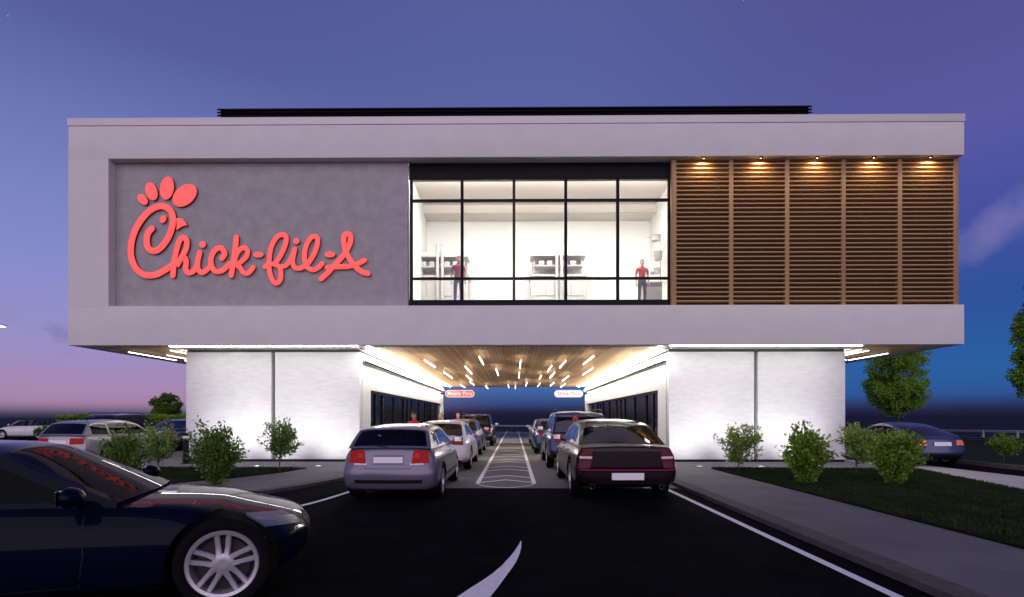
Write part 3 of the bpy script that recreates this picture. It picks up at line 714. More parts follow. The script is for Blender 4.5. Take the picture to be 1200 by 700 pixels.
def make_wheel(parent, x, y, r, w, rr, side, rim_m, style=0):
    wh = bpy.data.objects.new('wheel', None); COL.objects.link(wh); wh.parent = parent; wh.location = (x, y, r); wh.empty_display_size = .1
    if side < 0: wh.rotation_euler = (0, 0, math.pi)
    bm = bmesh.new(); h = w / 2; q = r
    lathe(bm, [(rr, -h*.8), (rr + .015, -h*.95), (q - .05, -h), (q - .018, -h*.93), (q - .004, -h*.75), (q, -h*.3), (q, h*.3), (q - .004, h*.75), (q - .018, h*.93), (q - .05, h),
               (rr + .015, h*.95), (rr, h*.8)], 48, 'y', closed=True)
    obj('tyre', bm, M_rubber, wh, 40)
    # rim: barrel, lip, five split spokes, hub
    bm = bmesh.new(); yo = h * .82
    lathe(bm, [(rr + .004, yo), (rr - .005, yo + .012), (rr - .03, yo + .006), (rr - .036, yo - .02), (rr - .04, -h*.7), (rr - .002, -h*.7)], 48, 'y', closed=True)
    rg = lathe(bm, [(.085, yo - .045), (.078, yo - .012), (.05, yo - .006), (.03, yo - .006)], 24, 'y'); bm.faces.new(rg[-1])
    nsp = 5 if style != 2 else 7
    for k in range(nsp):
        a0 = 2 * math.pi * k / nsp + math.pi / 2
        for s in ((-1, 1) if style == 0 else (0,)):
            # a spoke: from hub to lip, twin spokes run side by side and spread slightly
            o0 = s * .026; o1 = s * (.036 + .03 * rr); w0, w1 = (.019, .021) if s else (.04, .03)
            ca, sa = math.cos(a0), math.sin(a0)
            def pt(rad, off, yy): return bm.verts.new((ca * rad - sa * off, yy, sa * rad + ca * off))
            L = [(.062, o0, w0 * 1.25, yo - .008), (rr * .5, (o0 + o1) / 2 , w0, yo - .018), (rr - .03, o1, w1, yo - .004)]
            rings = []
            for rad, off, ww, yy in L:
                rings.append([pt(rad, off - ww, yy - .01), pt(rad, off - ww * .55, yy), pt(rad, off + ww * .55, yy), pt(rad, off + ww, yy - .01), pt(rad, off + ww, yy - .05), pt(rad, off - ww, yy - .05)])
            for r0, r1 in zip(rings, rings[1:]):
                for j in range(6): bm.faces.new((r0[j], r0[(j+1) % 6], r1[(j+1) % 6], r1[j]))
            bm.faces.new(rings[0]); bm.faces.new(rings[-1][::-1])
    obj('rim', bm, rim_m, wh, 35)
    bm = bmesh.new(); rg = lathe(bm, [(rr * .74, yo - .10), (rr * .74, yo - .085), (.05, yo - .085)], 32, 'y'); bm.faces.new(rg[0])
    rg = lathe(bm, [(rr - .042, yo - .13), (.05, yo - .13)], 32, 'y'); bm.faces.new(rg[-1])
    obj('brake_disc', bm, mat('brake_dark', (.03, .03, .032), .5, metal=.5), wh)
    return wh

LEV = [(0, .80), (.05, .915), (.12, .962), (.22, .985), (.36, 1.0), (.5, 1.0), (.62, .992), (.72, .982), (.775, .975), (.83, .955), (.9, .925), (.96, .895), (1.0, .86)]
NC = 10
def seat(bm, x, y, zb, h=.62, w=.5):
    """seat back and headrest, facing +x"""
    def rb(x0, x1, y0, y1, z0, z1, b, lean):
        n = len(bm.verts); bx(bm, x0, x1, y0, y1, z0, z1, b); bm.verts.ensure_lookup_table()
        for v in bm.verts[n:]: v.co.x -= (v.co.z - zb) * lean
    rb(x - .06, x + .07, y - w/2, y + w/2, zb - .25, zb + h * .55, .04, .25)
    rb(x - .045, x + .045, y - .13, y + .13, zb + h * .62, zb + h * .62 + .19, .035, .25)
    tube(bm, [(x - h*.13, y - .06, zb + h*.5), (x - h*.16, y - .06, zb + h*.7)], .008, 6); tube(bm, [(x - h*.13, y + .06, zb + h*.5), (x - h*.16, y + .06, zb + h*.7)], .008, 6)

def make_car(S, label, loc, rz, group=None, cat='car'):
    g = S.get; L, Wd = S['L'], S['W'] / 2; xf, xr = L / 2, -L / 2
    T = thing(S['name'], label, cat, loc, rz, group)
    Mp = S['paint']; fa, ra = S['fa'], S['ra']; wr = S['wr']
    top = [(x, z) for x, z in sorted(S['top'])]; shoulder = sorted(S.get('sh', [(x, z - .035) for x, z in top]))
    bot = sorted(S.get('bot', [(xr, .30), (xr + .35, .22), (ra, .19), (fa, .17), (xf - .3, .17), (xf, .22)]))
    wid = sorted(S.get('wid', [(xr, .955), (xr + .5, .985), (ra, 1), (fa, 1.0), (xf - .45, .98), (xf, .93)]))
    fp = S['fp']; rp = S['rp']                       # end profiles: (z, inset)
    kf, kr = S.get('kf', .24), S.get('kr', .13)
    def warp(x, y, z):
        t = abs(y) / Wd
        wf = max(0, min(1, (x - (xf - 1.0)) / 1.0)); wb = max(0, min(1, ((xr + .8) - x) / .8))
        wf2, wb2 = wf * wf * (3 - 2*wf), wb * wb * (3 - 2*wb)
        x2 = x - lerp(fp, z) * wf2 + lerp(rp, z) * wb2
        x2 += -kf * (t ** 2.6) * wf2 + kr * (t ** 2.8) * wb2
        if S.get('ws'): x2 -= S['ws'] * t * t * max(0, 1 - wf2) * (1 if x > 0 else 0) * min(1, max(0, x) / .6) * (1 if z > .8 else max(0, (z - .6) / .2))
        return (x2, y, z)
    ends = [0, .012, .035, .07, .12, .2, .3]
    stn = sorted(set([xr + e for e in ends] + [xf - e for e in ends] + [xr + .3 + (L - .6) * i / 44 for i in range(45)]))
    V, Fc, MI = [], [], []; Rr = .14
    def section(x):
        e = min(x - xr, xf - x); k = 0
        if e < Rr: k = Rr - math.sqrt(max(0, Rr**2 - (Rr - e)**2))
        w = Wd * smt(wid, x) - k * .55; zb_ = smt(bot, x) + k * .25; zt = smt(top, x) - k * .32; zs = smt(shoulder, x) - k * .32
        ring = {}
        for j, (t, f) in enumerate(LEV):
            z = zb_ + t * (zs - zb_)
            for i in range(NC + 1):
                fy = -1 + 2 * i / NC
                if 0 < j < len(LEV) - 1 and 0 < i < NC: 
                    ring[(i, j)] = (x, fy * f * w, z); continue
                zz = z
                if j == len(LEV) - 1: zz = z + (zt - zs) * (1 - abs(fy) ** 2.4)
                ring[(i, j)] = (x, fy * f * w, zz)
        return ring
    M = len(LEV) - 1
    loop = [(i, 0) for i in range(NC + 1)] + [(NC, j) for j in range(1, M)] + [(i, M) for i in range(NC, -1, -1)] + [(0, j) for j in range(M - 1, 0, -1)]
    nl = len(loop); secs = [section(x) for x in stn]
    for s_ in secs:
        for k in loop: V.append(warp(*s_[k]))
    gx = [k[0] for k in S['gh']]; cx0, cx1 = min(gx), max(gx)
    hoodm = 0
    for a in range(len(stn) - 1):
        xm = (stn[a] + stn[a+1]) / 2
        for k in range(nl):
            Fc.append((a*nl + k, a*nl + (k+1) % nl, (a+1)*nl + (k+1) % nl, (a+1)*nl + k))
            (i0, j0), (i1, j1) = loop[k], loop[(k+1) % nl]
            istop = j0 == M and j1 == M
            MI.append(1 if (istop and cx0 + .05 < xm < cx1 - .09) or (j0 == 0 and j1 == 0) else (2 if (S.get('sill') and max(j0, j1) <= S['sill']) else 0))
    for (a, flip) in ((0, 0), (len(stn) - 1, 1)):
        idx = {k: a*nl + n for n, k in enumerate(loop)}
        for j in range(1, M):
            for i in range(1, NC): idx[(i, j)] = len(V); V.append(warp(*secs[a][(i, j)]))
        for j in range(M):
            for i in range(NC): Fc.append((idx[(i, j)], idx[(i+1, j)], idx[(i+1, j+1)], idx[(i, j+1)])); MI.append(2 if S.get('sill') and j < S['sill'] else 0)
    mats = [Mp, M_cabin, S.get('sillm', M_trim)]
    body = pyobj('body', V, Fc, mats, T, None, MI)
    bm = bmesh.new(); bm.from_mesh(body.data); bmesh.ops.recalc_face_normals(bm, faces=bm.faces[:]); bm.to_mesh(body.data)
    bvh = BVHTree.FromBMesh(bm); bm.free()
    # wheel arches
    cb = bmesh.new()
    for wx in (fa, ra):
        for s in (-1, 1):
            y0, y1 = sorted((s * (Wd - .30), s * (Wd + .2)))
            rg = lathe(cb, [(wr + S.get('gap', .045), y0), (wr + S.get('gap', .045), y1)], 40, 'y')
            cb.faces.new(rg[0]); cb.faces.new(rg[1][::-1])
            for r_ in rg:
                for v in r_: v.co.x += wx; v.co.z += wr + .01
    cut = obj('cut', cb, [M_trim]); 
    md = body.modifiers.new('b', 'BOOLEAN'); md.operation = 'DIFFERENCE'; md.solver = 'EXACT'; md.object = cut; md.material_mode = 'TRANSFER'
    bpy.context.view_layer.update()
    # boolean runs in world space of both; body has a parent transform, so bring the cutter along
    cut.parent = T; bpy.context.view_layer.update()
    dg = bpy.context.evaluated_depsgraph_get(); me = bpy.data.meshes.new_from_object(body.evaluated_get(dg)); body.modifiers.clear()
    body.data = me; me.name = 'body'; bpy.data.objects.remove(cut); smooth_mesh(me, 32)
    # projection on the body skin
    def hit_end(end, phi, z):
        cx = (xf - .95) if end > 0 else (xr + .95); a = R(phi) if end > 0 else math.pi - R(phi)
        d = Vector((math.cos(a), math.sin(a), 0)); o = Vector((cx, 0, z)) + d * 3
        h = bvh.ray_cast(o, -d); return (h[0], h[1]) if h[0] else (o - d * 2.1, d)
    def hit_side(s, x, z):
        h = bvh.ray_cast(Vector((x, s * 3, z)), Vector((0, -s, 0))); return (h[0], h[1]) if h[0] else (Vector((x, s * Wd, z)), Vector((0, s, 0)))
    def patch(name, fn, c, m, nu=10, nv=5, off=.006, parent=T, rnd=0):
        """c: four corner parameters a-b-c-d; fn maps to (point, normal)"""
        vs, fs, base = [], [], []
        for j in range(nv + 1):
            v = j / nv
            for i in range(nu + 1):
                u = i / nu; p = [(c[0][k]*(1-u) + c[1][k]*u) * (1-v) + (c[3][k]*(1-u) + c[2][k]*u) * v for k in (0, 1)]
                h, n = fn(*p); vs.append(h + n * off); base.append(h - n * .012)
        nn = len(vs); vs += base; Wn = nu + 1
        for j in range(nv):
            for i in range(nu):
                a = j*Wn + i; fs.append((a, a+1, a+1+Wn, a+Wn))
        edge = [i for i in range(nu)] + [nu + j*Wn for j in range(nv)] + [nv*Wn + nu - i for i in range(nu)] + [(nv - j)*Wn for j in range(nv)]
        for k in range(len(edge)): a, b = edge[k], edge[(k+1) % len(edge)]; fs.append((a, a + nn, b + nn, b))
        return pyobj(name, vs, fs, m, parent, 50)
    endf = lambda e: (lambda phi, z: hit_end(e, phi, z))
    for nm, e, c, m, off in S['patches']:
        both = (1, -1) if nm.endswith('*') else (1,)
        for s in both: patch(nm.rstrip('*'), endf(e), [(s * p[0], p[1]) for p in c], m, off=off)
    # number plates
    for e, z, hgt in S.get('plates', [(-1, .8, .11)]):
        h, n = hit_end(e, 0, z); bm = bmesh.new(); bx(bm, -.008, .008, -S.get('pw', .26), S.get('pw', .26), -hgt/2, hgt/2, .004)
        o = obj('number_plate', bm, M_plate, T); o.location = h + n * .014; o.rotation_euler = (0, -math.atan2(n.z, abs(n.x)) * (1 if n.x > 0 else -1), 0)
    # greenhouse
    zbelt = S['belt']; zr = max(k[1] for k in S['gh']); yb = S.get('gyb', .875); yr = S.get('gyr', .63)
    gh = sorted(S['gh']); hx0, hx1 = S['hdr']                # roof spans between rear header hx0 and front header hx1
    if not S.get('open'):
        xs_ = set()
        for a, b in zip(gh, gh[1:]):
            n = max(2, int(math.hypot(b[0]-a[0], b[1]-a[1]) / .05))
            for i in range(n + 1): xs_.add(round(a[0] + (b[0]-a[0]) * i / n, 4))
        piv = S['pillars']                                   # [(x0,x1,'trim'|'paint')]
        for a, b, _ in piv: xs_ |= {a, b}
        xs_ |= {hx0, hx1}
        gs = sorted(xs_); gs = [x for i, x in enumerate(gs) if i == 0 or x - gs[i-1] > .004 or x in (hx0, hx1)]
        P_, I_ = [], {}
        nside = 7; topf = [1, .965, .90, .7, .45, .2, 0, -.2, -.45, -.7, -.90, -.965, -1]
        rows_ = []
        for x in gs:
            zt = smt(gh, x, S.get('gsm', .07)) if cx0 + .08 < x < cx1 - .12 else lerp(gh, x)
            wl = Wd * smt(wid, x)
            yB = wl * yb; zB_ = min(zbelt if not callable(zbelt) else zbelt(x), lerp(shoulder, x) - .005); zc2 = zt - .035 * min(1, max(0, (zt - zB_) / .3)); H = max(.004, zc2 - zB_)
            def side_pt(h): 
                t = h / (zr - zB_); return (yB + (Wd*yr - yB) * (t * (.86 + .14 * t)), zB_ + h)
            pw_ = min(H * .45, S.get('pil', .075)); b0 = min(H * .3, .035)
            hs = [0, b0, b0 + (H - b0 - pw_) * .33, b0 + (H - b0 - pw_) * .66, H - pw_, H - pw_ * .4, H]
            row = [(x, *side_pt(h)) for h in hs]
            ytop, ztop_ = side_pt(H)
            r2 = []
            for f in topf[1:-1]:
                zz = ztop_ + (zt + .012 - ztop_) * (1 - abs(f) ** 3); r2.append((x, ytop * f, zz))
            row = row + r2 + [(x, -y, z) for (x, y, z) in row[::-1]]
            rows_.append([warp2 for warp2 in [((lambda X_, Y_, Z_: ((X_ - S.get('ws', 0) * (abs(Y_)/Wd)**2 if X_ > 0 else X_ + .09 * (abs(Y_)/Wd)**2 * (1 if X_ < hx0 + .05 else 0)), Y_, Z_))(*q)) for q in row]])
        n_r = len(rows_[0]); Vg = [p for r_ in rows_ for p in r_]
        sets = {}
        def add(k, f): sets.setdefault(k, []).append(f)
        nT = len(topf) - 2
        for a in range(len(gs) - 1):
            xm = (gs[a] + gs[a+1]) / 2; zt = lerp(gh, xm); Hm = zt - .035 - (zbelt if not callable(zbelt) else zbelt(xm))
            pil = next((p[2] for p in piv if p[0] <= xm <= p[1]), None)
            for k in range(n_r - 1):
                f = (a*n_r + k, a*n_r + k+1, (a+1)*n_r + k+1, (a+1)*n_r + k)
                sd_ = k if k < nside - 1 else (n_r - 2 - k if n_r - 2 - k < nside - 1 else None)
                if sd_ is not None:
                    if 1 <= sd_ <= 3 and Hm > .10 and pil is None and S['sgl'][0] < xm < S['sgl'][1]:
                        seg = sum(1 for p in piv if p[0] < xm); add(('side_window', 1 if k < nside else -1, seg), f)
                    elif pil == 'trim' and sd_ <= 4: add(('pillar', 1 if k < nside else -1, sum(1 for p in piv if p[0] < xm)), f)
                    else: add('roof', f)
                else:
                    tf = k - (nside - 1)                                       # 0..nT
                    inner = 2 <= tf <= nT - 2
                    if xm > hx1 and inner: add('windshield', f)
                    elif xm < hx0 and inner and xm > cx0 + S.get('rgb', .05): add('rear_window', f)
                    else: add('roof', f)
        gm = S.get('glass', G_car)
        for k, fs in sets.items():
            nm = k if isinstance(k, str) else k[0]
            used = sorted({i for f in fs for i in f}); mp_ = {i: n for n, i in enumerate(used)}
            m = {'roof': S.get('roofm', Mp), 'pillar': M_trim}.get(nm, gm)
            pyobj(nm, [Vg[i] for i in used], [tuple(mp_[i] for i in f) for f in fs], m, T, 40)
    if S.get('open'):
        ax, tx, zt_ = 1.0, .42, 1.30; bm = bmesh.new(); yb_, yt_ = Wd * .80, Wd * .62
        tube(bm, [(ax - .1, yb_, .93), (tx, yt_, zt_ - .02), (tx - .02, 0, zt_ + .02), (tx, -yt_, zt_ - .02), (ax - .1, -yb_, .93)], .022, 8); obj('windshield_frame', bm, Mp, T, 60)
        pyobj('windshield', [(ax - .1, yb_, .93), (ax, 0, .94), (ax - .1, -yb_, .93), (tx, -yt_, zt_ - .02), (tx - .02, 0, zt_ + .02), (tx, yt_, zt_ - .02)], [(0, 1, 4, 5), (1, 2, 3, 4)], G_light, T, 60)
    zB0 = zbelt if not callable(zbelt) else zbelt(0)
    # seats, wheel, dashboard
    sm = S.get('seatm', M_seat); roofz = zr if not S.get('open') else zB0 + .42
    for x, ys in S['seats']:
        for y in ys: bm = bmesh.new(); seat(bm, x, y, zB0 - .05, (roofz - zB0) * 1.02); obj('seat', bm, sm, T, 40)
    if S.get('dash'):
        bm = bmesh.new(); pts = []
        tube(bm, [(S['dash'] - .30 + .03 * math.cos(t), .37 + .17 * math.sin(t), zB0 + .02 + .15 * math.cos(t)) for t in [2*math.pi*i/16 for i in range(17)]], .014, 6); obj('steering_wheel', bm, M_trim, T, 40)
    # wheels
    for wx in (fa, ra):
        for s in (-1, 1): make_wheel(T, wx, s * (Wd - .125), wr, .225, S['rr'], s, S.get('rim', M_rimA), S.get('rs', 0))
    # mirrors
    for s in (-1, 1):
        mx_ = S['mir']; bm = bmesh.new(); y0 = Wd * .93; zc3 = zB0 + .07
        n0 = 0
        bmesh.ops.create_uvsphere(bm, u_segments=16, v_segments=10, radius=1)
        for v in bm.verts:
            v.co = Vector((mx_ + v.co.x * (.10 if v.co.x > 0 else .045), s * (y0 + .13) + v.co.y * .115, zc3 + v.co.z * .075))
        tube(bm, [(mx_, s * (Wd * .86), zB0 - .01), (mx_ + .01, s * (y0 + .06), zc3 - .02)], [.03, .022], 8)
        mo = obj('wing_mirror', bm, S.get('mirm', Mp), T, 60)
        bm = bmesh.new(); bx(bm, mx_ - .049, mx_ - .044, s * (y0 + .13) - .085, s * (y0 + .13) + .085, zc3 - .052, zc3 + .052, .002); obj('mirror_glass', bm, M_chrome, mo)
    # door seams, handles, sill lines
    def ribbon(name, pts, s, wdt=.005, m=M_trim, off=.0015, parent=T):
        vs, fs = [], []; pts2 = []
        for a, b in zip(pts, pts[1:]):
            n = max(1, int(math.dist(a, b) / .06))
            for i in range(n): pts2.append((a[0] + (b[0]-a[0]) * i / n, a[1] + (b[1]-a[1]) * i / n))
        pts2.append(pts[-1])
        for i, p in enumerate(pts2):
            a = Vector(pts2[max(i-1, 0)]); b = Vector(pts2[min(i+1, len(pts2)-1)]); d = (b - a).normalized(); n2 = Vector((-d.y, d.x)) * wdt
            for q in (Vector(p) + n2, Vector(p) - n2):
                h, nn = hit_side(s, q.x, q.y); vs.append(h + nn * off)
        for i in range(len(pts2) - 1): fs.append((2*i, 2*i+1, 2*i+3, 2*i+2))
        return pyobj(name, vs, fs, m, parent)
    for s in (-1, 1):
        for dr in S.get('doors', []):
            x0, x1 = dr; zt_ = zB0 - .015
            ribbon('door_seam', [(x0, zt_), (x0 + .02, .55), (x0 + .05, .27), (x1 - .03, .27), (x1, .5), (x1 - .02, zt_)], s)
            h, n = hit_side(s, x0 + .16, zB0 - .13); bm = bmesh.new(); bx(bm, -.085, .085, -.014, .014, -.014, .014, .008)
            o = obj('door_handle', bm, S.get('handm', Mp), T, 40); o.location = h + n * .016
        if S.get('strip'): ribbon('side_moulding', [(S['strip'][0], S['strip'][2]), (S['strip'][1], S['strip'][2])], s, .02, M_trim, .008)
    if S.get('pipes'):
        for s in (-1, 1):
            bm = bmesh.new(); lathe(bm, [(.042, 0), (.046, .0), (.046, .12), (.038, .12), (.038, .0)], 20, 'y'); o = obj('exhaust_pipe', bm, M_chrome, T, 40)
            o.rotation_euler = (0, 0, R(-90)); o.location = (xr + .06, s * S['pipes'], .27)
    if S.get('wiper'):
        bm = bmesh.new(); z0 = S['wiper']; xw = cx0 + .03
        tube(bm, [(xw - .02, 0, z0), (xw - .0, .30, z0 + .06)], .009, 6); obj('rear_wiper', bm, M_trim, T)
    if S.get('rails'):
        for s in (-1, 1):
            y = Wd * yr * .93; bm = bmesh.new(); tube(bm, [(hx0 + .1, s*y, zr - .02), (hx0 + .2, s*y, zr + .045), (hx1 - .35, s*y, zr + .045), (hx1 - .2, s*y, zr - .02)], .016, 8); obj('roof_rail', bm, M_trim, T, 60)
    return T

# body styles; x forward, metres; 'top' = bonnet and deck line, 'gh' = glasshouse line
def hatch(paint_m, **k):
    S = dict(name='hatchback_car', L=4.24, W=1.77, paint=paint_m, fa=1.32, ra=-1.26, wr=.315, rr=.225,
        top=[(2.12, .66), (2.0, .72), (1.5, .86), (1.05, .96), (.6, .98), (-1.9, .99), (-2.12, .97)],
        fp=[(.2, .10), (.35, 0), (.5, 0), (.62, .06), (.8, .3)], rp=[(.15, .13), (.30, .03), (.42, 0), (.56, .0), (.62, .03), (.70, .06), (.97, .12)], bot=[(-2.12, .21), (-1.8, .19), (-1.3, .18), (1.3, .17), (1.9, .18), (2.12, .24)],
        gh=[(-2.0, .955), (-1.66, 1.29), (-1.35, 1.345), (-.5, 1.38), (.05, 1.36), (.35, 1.30), (1.12, .95)], hdr=(-1.66, .38), belt=.955,
        pillars=[(-.14, -.06, 'trim'), (-1.02, -.92, 'paint')], sgl=(-1.5, .98), ws=.10, gyr=.66,
        patches=[('tail_lamp*', -1, [(25, .69), (42, .70), (42, .91), (28, .92)], M_tail, .010), ('lamp_insert*', -1, [(28, .79), (33, .79), (33.5, .87), (29.5, .87)], mat('lamp_inner', (.35, .008, .008), .3, spec=.15, emit=(1, .03, .02), estr=.16), .013), ('boot_seam', -1, [(-24, .60), (24, .60), (24, .607), (-24, .607)], M_trim, .004), ('reverse_lamp*', -1, [(23, .665), (36, .665), (36, .698), (23, .698)], M_lens_white, .009),
                 ('bumper_strip', -1, [(-34, .35), (34, .35), (34, .41), (-34, .41)], M_trim, .008), ('head_lamp*', 1, [(20, .60), (42, .64), (42, .74), (22, .70)], M_clear, .008),
                 ('grille', 1, [(-11, .32), (11, .32), (15, .64), (-15, .64)], M_trim, .006), ('number_recess', -1, [(-17, .675), (17, .675), (17, .845), (-17, .845)], mat('recess_grey', (.16, .155, .17), .5), .003)],
        plates=[(-1, .752, .11), (1, .40, .11)], seats=[(.05, (-.36, .36)), (-.95, (-.42, 0, .42))], dash=.75, mir=.72, doors=[(-.12, .98)], strip=(-1.0, 1.0, .42),
        wiper=.97, kr=.16)
    S.update(k); return S
def sedan(paint_m, **k):
    S = dict(name='sedan_car', L=4.75, W=1.84, paint=paint_m, fa=1.50, ra=-1.36, wr=.335, rr=.235,
        top=[(2.37, .64), (2.2, .72), (1.6, .86), (1.1, .95), (.8, .97), (-1.55, 1.02), (-2.1, 1.01), (-2.37, .98)],
        fp=[(.2, .12), (.35, 0), (.5, 0), (.65, .08), (.8, .3)], rp=[(.15, .13), (.30, .02), (.44, 0), (.60, .03), (.78, .06), (1.0, .08)],
        gh=[(-1.98, .985), (-1.15, 1.36), (-.8, 1.41), (-.2, 1.44), (.25, 1.41), (.5, 1.35), (1.28, .95)], hdr=(-1.12, .48), belt=.955,
        pillars=[(-.24, -.15, 'trim'), (-1.1, -1.03, 'trim')], sgl=(-1.5, 1.1), ws=.12, gyr=.64, gyb=.87,
        patches=[('tail_lamp*', -1, [(18, .74), (42, .72), (42, .89), (18, .90)], M_tail2, .009), ('head_lamp*', 1, [(18, .58), (44, .62), (46, .72), (22, .69)], M_clear, .008),
                 ('grille', 1, [(-12, .36), (12, .36), (15, .62), (-15, .62)], M_trim, .006), ('air_intake', 1, [(-28, .22), (28, .22), (24, .32), (-24, .32)], M_trim, .005),
                 ('bumper_strip', -1, [(-30, .24), (30, .24), (30, .32), (-30, .32)], M_trim, .007)],
        plates=[(-1, .80, .12), (1, .36, .11)], seats=[(.15, (-.38, .38)), (-.85, (-.42, 0, .42))], dash=.9, mir=.86, doors=[(-.18, 1.02), (-1.14, -.18)], pipes=.58, kr=.15)
    S.update(k); return S
def wagon(paint_m, **k):
    S = sedan(paint_m, name='estate_car', L=4.6, W=1.77,
        top=[(2.30, .64), (2.15, .72), (1.6, .86), (1.1, .93), (.8, .95), (-2.0, .97), (-2.3, .95)], fa=1.42, ra=-1.27, wr=.32, rr=.22,
        gh=[(-2.2, .94), (-1.86, 1.33), (-1.5, 1.40), (-.4, 1.44), (.15, 1.41), (.45, 1.34), (1.2, .93)], hdr=(-1.86, .46), belt=.935,
        pillars=[(-.16, -.08, 'trim'), (-1.12, -1.03, 'paint')], sgl=(-1.85, 1.05), doors=[(-.12, .98), (-1.1, -.12)], rails=1,
        rp=[(.15, .13), (.30, .02), (.44, 0), (.56, .03), (.7, .06), (1.0, .10)],
        patches=[('tail_lamp*', -1, [(21, .66), (43, .67), (43, .86), (22, .86)], M_tail, .009), ('reverse_lamp*', -1, [(14, .66), (20.8, .66), (21.5, .80), (14, .80)], M_lens_white, .007),
                 ('head_lamp*', 1, [(18, .58), (44, .62), (46, .72), (22, .69)], M_clear, .008), ('grille', 1, [(-12, .36), (12, .36), (15, .62), (-15, .62)], M_trim, .006),
                 ('bumper_strip', -1, [(-33, .36), (33, .36), (33, .42), (-33, .42)], M_trim, .007)],
        plates=[(-1, .735, .12)], pipes=None, seats=[(.1, (-.36, .36)), (-.9, (-.42, 0, .42))], dash=.85, mir=.8, strip=(-.9, 1.0, .42))
    S.update(k); return S
def suv(paint_m, **k):
    S = dict(name='suv_car', L=4.7, W=1.9, paint=paint_m, fa=1.42, ra=-1.35, wr=.37, rr=.245,
        top=[(2.35, .84), (2.2, .95), (1.6, 1.05), (1.15, 1.1), (.7, 1.12), (-2.1, 1.12), (-2.35, 1.08)],
        bot=[(-2.35, .40), (-2.0, .30), (-1.3, .26), (1.4, .25), (2.1, .27), (2.35, .36)],
        fp=[(.3, .12), (.45, 0), (.65, 0), (.85, .08), (1.0, .25)], rp=[(.25, .12), (.40, .0), (.60, 0), (.72, .05), (1.1, .12)],
        gh=[(-2.22, 1.08), (-1.98, 1.55), (-1.7, 1.66), (-.4, 1.71), (.2, 1.68), (.5, 1.60), (1.28, 1.09)], hdr=(-1.97, .5), belt=1.085,
        pillars=[(-.16, -.06, 'trim'), (-1.16, -1.06, 'paint')], sgl=(-2.0, 1.1), ws=.10, gyr=.70, gyb=.885, pil=.09,
        patches=[('tail_lamp*', -1, [(33, .78), (44, .78), (43, 1.05), (33, 1.05)], M_tail2, .009), ('head_lamp*', 1, [(20, .78), (42, .80), (42, .92), (24, .92)], M_clear, .008),
                 ('grille', 1, [(-16, .58), (16, .58), (17, .88), (-17, .88)], M_trim, .006), ('bumper_strip', -1, [(-36, .36), (36, .36), (36, .52), (-36, .52)], M_trim, .007)],
        plates=[(-1, .84, .12), (1, .5, .11)], seats=[(.1, (-.4, .4)), (-.85, (-.42, 0, .42))], dash=.85, mir=.86, doors=[(-.1, 1.05), (-1.1, -.1)], rails=1, sill=2, kr=.12)
    S.update(k); return S
LANE_L = 'cars queueing in the left lane'; LANE_R = 'cars queueing in the right lane'
P_silver = paint('lilac_silver_paint', (.155, .145, .20), .4, .33)
P_white = paint('white_car_paint', (.62, .60, .62), .0, .3)
P_navy = paint('dark_navy_paint', (.0016, .003, .013), .0, .45, .9, .02)
P_navy.node_tree.nodes['Principled BSDF'].inputs['Coat IOR'].default_value = 1.16
P_blue = paint('deep_blue_paint', (.010, .021, .085), .35, .28)
P_slate = paint('slate_blue_paint', (.035, .045, .13), .45, .3)
P_maroon = paint('black_cherry_paint', (.010, .003, .006), .1, .28, .2, .2)
P_steel = paint('steel_silver_paint', (.26, .26, .285), .4, .33)
P_black = paint('black_car_paint', (.010, .010, .013), .2, .25)
UP = R(90)
def at(px_center, py_bottom, L, extra=0):
    g = G(px_center, py_bottom); return (g.x, g.y + L / 2 + extra, 0)
# left lane, nearest first: rear bumper depth from the tyre line
make_car(hatch(P_silver), 'lilac silver hatchback with blank plate, nearest car in the left lane', (-2.22, 9.55 + 2.12, 0), UP + .0, LANE_L)
make_car(sedan(P_white, L=4.5, W=1.82, fa=1.36, ra=-1.33, top=[(2.25, .64), (2.1, .72), (1.5, .86), (1.05, .93), (.8, .95), (-1.5, 1.0), (-2.0, .99), (-2.25, .95)], glass=G_light, seatm=M_seat_l,
    gh=[(-1.9, .965), (-1.1, 1.34), (-.8, 1.39), (-.2, 1.42), (.25, 1.39), (.5, 1.33), (1.25, .93)], belt=.935,
    patches=[('tail_lamp*', -1, [(10, .76), (42, .74), (42, .86), (10, .87)], M_tail2, .009), ('head_lamp*', 1, [(18, .58), (44, .62), (46, .72), (22, .69)], M_clear, .008),
             ('grille', 1, [(-12, .36), (12, .36), (15, .62), (-15, .62)], M_trim, .006)], plates=[(-1, .58, .12)]),
    'white saloon with wide dark red tail lamps, second car in the left lane', (-2.15, 15.1 + 2.25, 0), UP, LANE_L)
make_car(sedan(P_slate, W=1.8, glass=G_light), 'slate blue saloon, third car in the left lane', (-2.2, 21.3 + 2.37, 0), UP, LANE_L)
make_car(suv(P_black, W=1.95, glass=G_light, seatm=M_seat_l), 'tall black off roader, farthest car in the left lane', (-2.05, 28.6 + 2.35, 0), UP, LANE_L)
